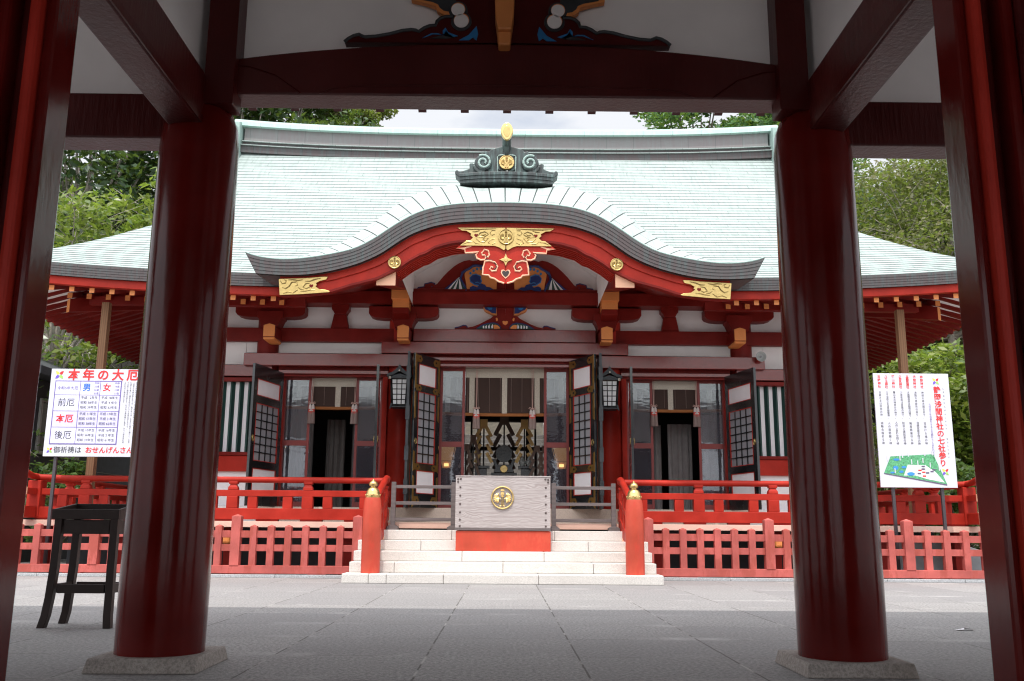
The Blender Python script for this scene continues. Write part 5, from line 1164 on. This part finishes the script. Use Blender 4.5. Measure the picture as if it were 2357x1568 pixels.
# loudspeaker
t = thing('loudspeaker', 'small pale grey horn loudspeaker on the red beam beside the right pillar', 'loudspeaker', (5.31, 18.95, 4.39))
b = MB(); n = 28; pr2 = [(.03, .16), (.05, .10), (.085, .03), (.108, 0), (.10, .0), (.06, .05), (.0, .06)]
vs = [(5.31+r*math.cos(2*PI*q/n), 18.85+y, 4.39+r*math.sin(2*PI*q/n)) for r, y in pr2 for q in range(n)]
b.add(vs, [(i*n+q, i*n+(q+1) % n, (i+1)*n+(q+1) % n, (i+1)*n+q) for i in range(6) for q in range(n)]); b.build('horn', M['hardg'], t, smooth=True)
MB().tube([(5.31, 18.87, 4.39), (5.31, 18.93, 4.39)], .022, 12).build('driver', M['gpanel'], t)
MB().box(5.22, 5.28, 18.92, 19.0, 4.28, 4.34).build('clamp', M['redd'], t)
# timber props under the roof corners
for s, nm in ((-1, 'left'), (1, 'right')):
    x = s*7.78 if s < 0 else 7.74
    o = MB().box(x-.07, x+.07, 17.62, 17.76, .955, 5.12).build('timber_prop', M['post'], None, bevel=.006)
    tag(o, 'square brown timber prop under the %s roof corner, behind the sign' % nm, 'post', 'timber props under the roof corners')

# ------------------------------------------------------------------ sign boards
class Ink:
    "one colour of lettering on a board: every line written becomes a part of its own"
    def __init__(s, t, name, mat): s.t, s.name, s.mat = t, name, mat
    def put(s, mb):
        if mb.f: mb.build(s.name, M[s.mat], s.t, fix=False)
def glyphs(dst, body, size, x, z, y, align='CENTER', sx=1.0, bold=0):
    mb = MB() if isinstance(dst, Ink) else dst
    c = bpy.data.curves.new('lettering', 'FONT'); c.body = body; c.size = size; c.align_x = align; c.align_y = 'CENTER'; c.resolution_u = 3; c.offset = bold
    o = bpy.data.objects.new('lettering', c); COL.objects.link(o)
    bpy.context.view_layer.update()
    me = bpy.data.meshes.new_from_object(o.evaluated_get(bpy.context.evaluated_depsgraph_get()))
    mb.add([(x+v.co.x*sx, y, z+v.co.y) for v in me.vertices], [tuple(p.vertices) for p in me.polygons])
    bpy.data.objects.remove(o); bpy.data.meshes.remove(me); bpy.data.curves.remove(c)
    if isinstance(dst, Ink): dst.put(mb)
def column(dst, text, size, x, ztop, y, step=None, bold=0):
    step = step or size*1.04; mb = MB()
    for k, ch in enumerate(text):
        if ch != ' ': glyphs(mb, ch, size, x, ztop-step*(k+.5), y, bold=bold)
    dst.put(mb)
def petals(t, cx, cz, r, y):
    for k, m in enumerate(('inkred', 'yellow', 'violet', 'lime')):
        a = PI/4+k*PI/2; d = (math.cos(a), math.sin(a)); n_ = (-d[1], d[0])
        pts = [(cx+d[0]*r*f+n_[0]*r*g, cz+d[1]*r*f+n_[1]*r*g) for f, g in ((.08, 0), (.35, .30), (.75, .33), (1.25, .06), (1.3, 0), (1.25, -.06), (.75, -.33), (.35, -.30))]
        MB().prism(pts, y, y+.002).build('petal_emblem', M[m], t)
    MB().disc(cx, cz, r*.22, y-.002, y+.001, 16).build('petal_emblem', M['sign'], t)
YS = 16.66
t = thing('sign_board', 'white sign with a lilac table of years under big red lettering', 'sign', (-7.2, YS, 0), 'white sign boards')
MB().box(-8.21, -6.30, YS, YS+.03, 2.055, 3.635).build('board', M['sign'], t, bevel=.004)
for x in (-8.0, -6.5): MB().box(x-.025, x+.025, YS+.035, YS+.085, 0, 3.5).build('post', M['signpost'], t)
ya = YS-.003
MB().box(-8.12, -6.92, ya-.001, YS-.0005, 2.27, 3.42).build('table_border', M['inkpurple'], t)
gx_ = (-8.108, -7.66, -7.30, -6.932); gz_ = (2.282, 2.575, 2.868, 3.158, 3.408)
for i in range(3):
    for j in range(4):
        MB().box(gx_[i]+.006, gx_[i+1]-.006, ya-.003, ya-.0012, gz_[j]+.006, gz_[j+1]-.006).build('table_cell', M['lilac' if j == 1 else 'lilacp'], t)
R_, B_, P_, U_ = (Ink(t, *q) for q in (('red_lettering', 'inkred'), ('black_lettering', 'ink'), ('violet_lettering', 'inkpurple'), ('blue_lettering', 'inkblue')))
h_ = MB()
for k, ch in enumerate('本年の大厄'): glyphs(h_, ch, .215, -7.80+k*.265, 3.515, ya-.002, bold=.006)
R_.put(h_)
petals(t, -8.06, 3.525, .075, ya-.002)
glyphs(P_, '令和5年大厄', .068, -7.885, 3.28, ya-.006)
glyphs(U_, '男', .15, -7.54, 3.29, ya-.006, bold=.003); glyphs(R_, '女', .15, -7.18, 3.29, ya-.006, bold=.003)
for x, ages in ((-7.365, ('年齢', '25歳', '42歳', '61歳')), (-7.0, ('年齢', '19歳', '33歳', '37歳'))):
    for k, a in enumerate(ages): glyphs(P_, a, .045, x, 3.375-k*.062, ya-.006)
for j, (nm, m_) in enumerate((('後厄', B_), ('本厄', R_), ('前厄', B_))): glyphs(m_, nm, .155, -7.885, (gz_[j]+gz_[j+1])/2, ya-.006, bold=.003 if m_ is R_ else 0)
yrs = {2: (('平成', '12'), ('昭和', '58'), ('昭和', '39'), ('平成', '18'), ('平成', '4'), ('昭和', '63')), 1: (('平成', '11'), ('昭和', '57'), ('昭和', '38'), ('平成', '17'), ('平成', '3'), ('昭和', '62')), 0: (('平成', '10'), ('昭和', '56'), ('昭和', '37'), ('平成', '16'), ('平成', '2'), ('昭和', '61'))}
for j, L in yrs.items():
    for k, (e, n_) in enumerate(L): glyphs(B_, e+n_.center(3)+'年生', .058, -7.48 if k < 3 else -7.115, gz_[j]+.24-(k % 3)*.088, ya-.006)
glyphs(B_, '御祈祷は', .125, -7.78, 2.165, ya-.002); glyphs(R_, 'おせんげんさん', .122, -7.04, 2.165, ya-.002, bold=.002)
petals(t, -8.10, 2.165, .05, ya-.002)
for k, tx in enumerate(('えた方は１歳を加えます。', 'その年に誕生日を迎えていない方は満年齢に２歳を、すでに誕生日を迎', 'を迎える毎に１歳年を加えるという古来の考え方です。', '※厄年の年齢は数え年です。数え年とは、生まれた時を１歳とし、正月', '除の祈祷を受けることにより厄難消除を願います。', '特に災難が起こりやすいことから「大厄」と呼ばれ厄')):
    column(B_, tx, .033, -6.86+k*.052, 3.40, ya-.002, .0345)
t = thing('sign_board', 'tall white sign with columns of lettering above a green map', 'sign', (7.4, YS, 0), 'white sign boards')
MB().box(6.725, 8.10, YS, YS+.03, 1.625, 3.685).build('board', M['sign'], t, bevel=.004)
for x in (6.96, 7.84): MB().box(x-.025, x+.025, YS+.035, YS+.085, 0, 3.6).build('post', M['signpost'], t)
R_, B_, U_ = (Ink(t, *q) for q in (('red_lettering', 'inkred'), ('black_lettering', 'ink'), ('violet_lettering', 'inkpurple')))
petals(t, 7.86, 3.545, .06, ya-.002); petals(t, 7.90, 1.905, .06, ya-.002)
column(R_, '静岡浅間神社の七社参り', .132, 7.87, 3.445, ya-.002, .1325, bold=.003)
column(B_, 'しずおかせんげんじんじゃ', .036, 7.985, 3.44, ya-.002, .066)
column(B_, 'ななしゃまい', .036, 7.985, 2.53, ya-.002, .066)
column(U_, '七社全てをお参りすると万願叶うと云われています', .047, 7.715, 3.14, ya-.002, .046)
names = ('玉鉾神社', '八千戈神社', '麓山神社', '少彦名神社', '大歳御祖神社', '浅間神社', '神部神社')
l1 = ('玉鉾さまは学問の神、', '八千戈命さまは荒御霊神、', '麓山木の神恵みの神で、', '少彦名命は医薬の神で、', '大歳御祖命は稲荷の親で、', '浅間大神妹背の契り、', '神部大神大国主命で、')
l2 = ('試験合格祈る神', '人の運勢開く神', '人のしあわせ招く神', '技芸上達知恵の神', '殖産興業守る神', '良縁安産子授けの神', '宝授ける福の神')
for k in range(7):
    x = 6.825+k*.1295
    column(R_, names[k], .056, x, 3.65, ya-.002, .245/len(names[k]), bold=.001)
    column(B_, l1[k], .046, x, 3.355, ya-.002, .51/len(l1[k])); column(B_, l2[k], .050, x, 2.80, ya-.002, .42/len(l2[k]))
mq = lambda u, v: (6.74+(u-800)/(1445-800)*1.36 if False else at(3100+u*.5102, 1400+v*.5102, YS)[0], at(3100+u*.5102, 1400+v*.5102, YS)[1])
MB().prism([mq(905,835), mq(1240,818), mq(1350,1055), mq(855,965)], ya-.002, ya).build('map_ground', M['inkgreen'], t)
MB().prism([mq(855,965), mq(1350,1055), mq(1350,1064), mq(855,972)], ya-.002, ya).build('map_edge', M['mapdark'], t)
MB().prism([mq(1040,900), mq(1180,905), mq(1260,960), mq(1330,1040), mq(1200,1015), mq(1100,985), mq(1010,985)], ya-.004, ya-.0025).build('map_ground', M['mapwhite'], t)
for k, (u, v, ru, rv) in enumerate(((945,925,22,16), (990,955,18,9), (1010,920,20,9), (1065,972,32,14), (920,962,18,7), (950,860,25,9))):
    x, z = mq(u, v); x2, z2 = mq(u+ru, v+rv); MB().disc(x, z, abs(x2-x), ya-.006, ya-.0045, 14, 0, abs(z2-z)).build('map_water', M['mapblue'], t)
for k, (u, v) in enumerate(((1135,945),(1160,915),(1160,935),(1165,960),(1195,965),(1230,955),(1170,990),(1130,970),(1245,940))):
    x, z = mq(u, v); MB().box(x-.03, x+.03, ya-.006, ya-.0045, z-.012, z+.014).build('map_building', M['mapdark' if k % 3 else 'inkred'], t)
for u, v in ((978,850),(998,830),(1045,820),(1070,880),(1118,890),(1158,870),(1172,815),(1230,810),(1215,905),(940,950),(1180,925),(1285,930),(880,850)):
    x, z = mq(u, v); MB().box(x-.008, x+.008, ya-.008, ya-.0065, z-.04, z+.05).build('map_label', M['sign'], t)

# ------------------------------------------------------------------ dark stand by the left pillar
t = thing('tray_stand', 'tall dark brown wooden stand with a shallow open tray, beside the left pillar', 'stand', (-3.6, 8.4, 0))
X0, X1, Y0, Y1 = -3.90, -3.32, 8.18, 8.62
for (x, y) in ((X0+.06, Y0+.04), (X1-.04, Y0+.04), (X0+.06, Y1-.04), (X1-.04, Y1-.04)):
    ox = -1 if x < -3.6 else .35; oy = -1 if y < 8.4 else 1
    path = [(x+ox*.058, y+oy*.015, 0), (x+ox*.034, y+oy*.01, .10), (x+ox*.02, y, .25), (x+ox*.005, y, .5), (x, y, .92)]
    b = MB(); hw_ = .032; vs = []
    for p in path: vs += [(p[0]-hw_, p[1]-hw_, p[2]), (p[0]+hw_, p[1]-hw_, p[2]), (p[0]+hw_, p[1]+hw_, p[2]), (p[0]-hw_, p[1]+hw_, p[2])]
    b.add(vs, [(i*4+q, i*4+(q+1) % 4, (i+1)*4+(q+1) % 4, (i+1)*4+q) for i in range(4) for q in range(4)]+[(3, 2, 1, 0), (16, 17, 18, 19)]); b.build('leg', M['table'], t, bevel=.004)
for y in (Y0+.04, Y1-.04):
    MB().box(X0+.1, X1-.08, y-.018, y+.018, .285, .36).build('stretcher', M['table'], t, bevel=.004)
    MB().box(X0+.1, X1-.08, y-.018, y+.018, .78, .90).build('apron', M['table'], t, bevel=.004)
for x in (X0+.06, X1-.04):
    MB().box(x-.016, x+.016, Y0+.08, Y1-.08, .285, .36).build('stretcher', M['table'], t, bevel=.004)
    MB().box(x-.016, x+.016, Y0+.08, Y1-.08, .78, .90).build('apron', M['table'], t, bevel=.004)
MB().box(X0, X1, Y0, Y0+.025, .905, .99).build('tray_side', M['table'], t, bevel=.004)
MB().box(X0, X1, Y1-.025, Y1, .905, 1.045).build('tray_side', M['table'], t, bevel=.004)
for x in (X0, X1-.025): MB().prism([(Y0+.026, .905), (Y1-.026, .905), (Y1-.026, 1.044), (Y0+.026, .991)], x, x+.025, axis='x').build('tray_side', M['table'], t, bevel=.004)
MB().box(X0+.026, X1-.026, Y0+.026, Y1-.026, .906, .92).build('tray_floor', M['table'], t)
# scrap of paper on the paving
b = MB(); b.add([(3.99, 8.50, .004), (4.06, 8.46, .012), (4.09, 8.52, .02), (4.14, 8.47, .014), (4.18, 8.54, .004), (4.10, 8.57, .010)], [(0, 1, 2, 5), (2, 3, 4, 5)])
tag(b.build('paper_scrap', M['white'], None), 'small white crumpled paper scrap lying on the grey paving', 'litter')

# ------------------------------------------------------------------ buildings and stairs behind
t = thing('annex_building', 'dark slate grey building with a pale framed window behind the left sign', 'building', (-14, 27, 0))
XW = -11.35
MB().box(-17, XW, 22.0, 34, 0, 4.35).build('wall', M['slate'], t)
MB().prism([(-17.3, 4.75), (-14.2, 5.9), (XW+.45, 4.55), (XW+.45, 4.36), (-17.3, 4.36)], 21.6, 34.4).build('roof', M['slate'], t)
b = MB()
for za, zb, y0, y1 in ((2.55, 2.63, 22.6, 24.9), (3.82, 3.9, 22.6, 24.9), (2.63, 3.82, 22.6, 22.68), (2.63, 3.82, 24.82, 24.9), (2.63, 3.82, 23.72, 23.78)): b.box(XW+.002, XW+.06, y0, y1, za, zb)
w_ = b.build('window', M['winframe'], t); MB().box(XW+.012, XW+.02, 22.68, 24.82, 2.63, 3.82).build('pane', M['glass2'] if 'glass2' in M else M['black'], w_, local=False)
for z in (.9, 1.6, 2.3): MB().box(XW+.001, XW+.015, 22, 34, z, z+.02).build('cladding_seam', M['black'], t)
t = thing('stone_stairway', 'grey stone stairway rising behind the altar, seen through the middle doorway', 'stairway', (0, 30, 0))
for i in range(16): MB().box(-3.4, 3.4, 30+i*.42, 37.5, max(0, 1.1+i*.21-.25), 1.31+i*.21).build('step', M['backstone'], t, bevel=.015)
for s in (-1, 1): MB().prism([(30, 1.1), (37.5, 4.9), (37.5, 5.4), (30, 1.6)], s*1.55, s*1.75, axis='x').build('stair_wall', M['plinth'], t)
t = tag(MB().prism([(6.3, 0), (9.1, 0), (9.1, .50), (8.35, .72), (6.3, .72)], 17.9, 18.3).build('storage_box', M['gpanel'], None, bevel=.01), 'grey metal box under the veranda behind the right fence', 'box')

# ------------------------------------------------------------------ trees
def leaves(name, mat, parent, clumps, leaf, seed, up=.5, droop=0., aspect=.42):
    "clumps: (x, y, z, rx, ry, rz, count); small folded leaves scattered through each clump"
    g = np.random.default_rng(seed); V = []; Fc = []; off = wloc(parent) if parent is not None else Vector((0, 0, 0))
    o3 = np.array(off)
    for (cx, cy, cz, rx, ry, rz, n) in clumps:
        d = g.normal(size=(n, 3)); d /= np.linalg.norm(d, axis=1)[:, None]
        rad = g.random(n)**.45
        p = d*rad[:, None]*np.array([rx, ry, rz])+np.array([cx, cy, cz])
        a = g.random(n)*2*np.pi; el = g.normal(0, .5, n)-droop
        dr = np.c_[np.cos(a)*np.cos(el), np.sin(a)*np.cos(el), np.sin(el)]
        nr = g.normal(size=(n, 3))*(1-up)+np.array([0, -.25, 1])*up+d*.3
        sd = np.cross(dr, nr); sd /= np.linalg.norm(sd, axis=1)[:, None]+1e-9
        L = leaf*(.6+.8*g.random(n))[:, None]; w2 = L*aspect*.5
        upv = np.cross(sd, dr)
        q = np.stack([p-dr*L*.5, p-sd*w2+upv*L*.06, p+dr*L*.5-upv*L*.04, p+sd*w2+upv*L*.06], 1)
        V.append((q-o3).reshape(-1, 3))
    V = np.concatenate(V); n = len(V)//4
    me = bpy.data.meshes.new(name); me.vertices.add(len(V)); me.vertices.foreach_set('co', V.ravel())
    me.loops.add(4*n); me.loops.foreach_set('vertex_index', np.arange(4*n, dtype=np.int32))
    me.polygons.add(n); me.polygons.foreach_set('loop_start', np.arange(0, 4*n, 4, dtype=np.int32))
    me.materials.append(mat); me.update(calc_edges=True); me.validate()
    o = bpy.data.objects.new(name, me); COL.objects.link(o)
    if parent is not None: o.parent = parent
    return o
def tree(name, label, cat, x, y, z0, H, R_, mat, leaf, nclump, per, seed, barkm='bark', low=.35, group=None, up=.5, droop=0., twigs=0, lean=0., aspect=.42, flat_=.6, csize=.30):
    g = random.Random(seed); t = thing(name, label, cat, (x, y, z0), group)
    tr = .05*H**.75*.55
    b = MB(); fork = H*low
    b.tube([(x, y, z0-.3), (x+lean*.3, y, z0+fork*.5), (x+lean, y, z0+fork), (x+lean*1.3+g.uniform(-.3, .3), y, z0+H*.8)], [tr*1.25, tr, tr*.85, tr*.2], 10)
    cl = []; limbs = MB()
    for k in range(nclump):
        a = k*2.399+g.random()*.6; f = (k+.5)/nclump
        h = low*.9+(1.02-low*.9)*f
        rr = R_*(math.sin(min(1, max(.12, (h-low*.6)/(1.05-low*.6)))*PI)**.6)*g.uniform(.45, 1.0)
        c = (x+lean+rr*math.cos(a), y+rr*math.sin(a), z0+H*h)
        s_ = R_*csize*g.uniform(.75, 1.3)
        cl.append((*c, s_*1.15, s_*1.15, s_*flat_, int(per*g.uniform(.7, 1.3))))
        z1 = z0+fork+(c[2]-z0-fork)*.25; m = ((x+lean+c[0])/2+g.uniform(-.2, .2), (y+c[1])/2, (z1+c[2])/2+g.uniform(-.1, .3))
        limbs.tube([(x+lean, y, max(z0+fork*.8, z1-.4)), m, c], [tr*.42, tr*.25, tr*.06], 6)
        for q in range(twigs):
            e = (c[0]+g.uniform(-1, 1)*s_*1.2, c[1]+g.uniform(-1, .2)*s_*1.2, c[2]+g.uniform(-.6, .8)*s_)
            limbs.tube([c, ((c[0]+e[0])/2+.05, (c[1]+e[1])/2, (c[2]+e[2])/2+.08), e], [tr*.10, tr*.06, tr*.02], 4)
    b.build('trunk', M[barkm], t, smooth=True)
    limbs.build('branches', M[barkm], t, smooth=True)
    leaves('crown', M[mat], t, cl, leaf, seed, up, droop, aspect)
    return t
# left of the hall: bright cherry-like trees, darker evergreens and pale trunks behind
tree('cherry_tree', 'bright yellow green broad leaved tree with fine grey twigs above the left roof corner', 'tree', -13.6, 27.5, 0, 10.3, 3.5, 'leafb', .27, 40, 175, 3, 'barkp', .42, 'broad leaved trees beside the hall', twigs=7, droop=.25, flat_=.45)
tree('cherry_tree', 'bright green large leaved tree nearer the left pillar, overlapping the paler twiggy one', 'tree', -10.9, 30.0, 1, 11.0, 2.8, 'leafb', .32, 30, 140, 4, 'barkp', .45, 'broad leaved trees beside the hall', twigs=5, droop=.3, flat_=.5)
tree('shade_tree', 'dark leaved tree hanging over the grey building behind the left sign', 'tree', -13.2, 21.2, 0, 6.6, 2.5, 'leafg', .20, 22, 150, 5, 'barkp', .45, None, twigs=6)
tree('evergreen_tree', 'dark evergreen with bent grey trunks behind the bright tree on the left', 'tree', -19.5, 41, 3, 19, 5.5, 'leafd', .42, 46, 330, 6, 'barkp', .35, 'dark evergreens on the slope')
tree('evergreen_tree', 'dark evergreen closest behind the left pillar', 'tree', -13.5, 43, 4, 19, 5.5, 'leafd', .42, 46, 330, 7, 'barkp', .3, 'dark evergreens on the slope')
tree('evergreen_tree', 'dark evergreen at the far left edge by the left doorway post', 'tree', -25, 38, 1, 18, 5.5, 'leafd', .42, 46, 330, 8, 'barkp', .3, 'dark evergreens on the slope')
# over the ridge
tree('broadleaf_tree', 'glossy leaved spreading tree rising over the left end of the roof ridge', 'tree', -12.2, 47, 6, 19.5, 5.0, 'leafg', .40, 44, 420, 9, 'barkp', .5, None, twigs=3)
tree('maple_tree', 'small tan green tree top just left of the sky gap over the ridge', 'tree', -8.2, 48, 6, 18.4, 2.9, 'leaft', .28, 30, 420, 10, 'bark', .5)
tree('pine_tree', 'fresh green conifer with flat sprays rising over the right end of the roof ridge', 'tree', 10.2, 47, 6, 18.6, 4.0, 'leafc', .34, 36, 430, 12, 'bark', .5, 'conifers over the ridge', flat_=.35)
tree('pine_tree', 'second fresh green conifer over the ridge, nearest the right pillar', 'tree', 15.0, 46, 6, 18.4, 3.8, 'leafc', .34, 36, 430, 13, 'bark', .45, 'conifers over the ridge', flat_=.4)
# right of the hall: maples with pale bent branches, evergreens below, bright bush behind the sign
tree('maple_tree', 'broad maple with tan green leaves and pale bent branches above the right roof corner', 'tree', 17.8, 36, 2, 13.4, 5.2, 'leaft', .20, 58, 640, 14, 'barkp', .52, None, flat_=.42, twigs=4)
tree('maple_tree', 'maple with finer tan leaves at the right edge by the right doorway post', 'tree', 22.5, 36.5, 2, 14.0, 4.6, 'leaft', .20, 48, 600, 15, 'barkp', .5, None, flat_=.42, lean=-.8, twigs=3)
tree('evergreen_tree', 'dark green tree filling the lower gap behind the tan maple', 'tree', 17.5, 43, 4, 12.5, 5.0, 'leafd', .38, 44, 330, 16, 'bark', .2, 'dark evergreens on the slope')
tree('evergreen_tree', 'dark green tree behind the right doorway post', 'tree', 24, 42, 3, 16, 5.5, 'leafd', .40, 44, 330, 17, 'bark', .2, 'dark evergreens on the slope')
tree('cherry_tree', 'bright green leafy tree behind the right sign', 'tree', 11.8, 25.5, 0, 5.6, 2.7, 'leafb', .22, 38, 330, 18, 'bark', .25, 'broad leaved trees beside the hall', twigs=3)
tree('cherry_tree', 'bright green leafy tree right of the right sign, by the doorway post', 'tree', 13.6, 24.0, 0, 5.0, 2.6, 'leafb', .22, 38, 330, 19, 'bark', .2, 'broad leaved trees beside the hall', twigs=3)
tree('shrub', 'low dark green shrub under the trees behind the right fence', 'shrub', 11.0, 22.5, 0, 2.4, 1.6, 'leafg', .18, 18, 260, 20, 'bark', .15)
tree('shrub', 'low dark shrub between the grey building and the left railing', 'shrub', -10.6, 22.5, 0, 2.2, 1.3, 'leafg', .18, 14, 200, 21, 'bark', .15)
# the far wood closes the view between the trees
g = np.random.default_rng(5); cl = []
for k in range(150):
    x = g.uniform(-48, 48); y = 58+g.uniform(-4, 8); h = 12+g.uniform(-1, 5)-(7.0 if -4 < x*.9 < 11 else 0)-(2 if abs(x) < 16 else 0)
    for q in range(3): cl.append((x+g.uniform(-2, 2), y+g.uniform(-2, 2), max(4, h*(.45+.3*q)+6), 3.0, 2.2, 2.4, 170))
o = leaves('woods', M['leafd'], None, cl, .75, 23, .4); o['kind'] = 'stuff'
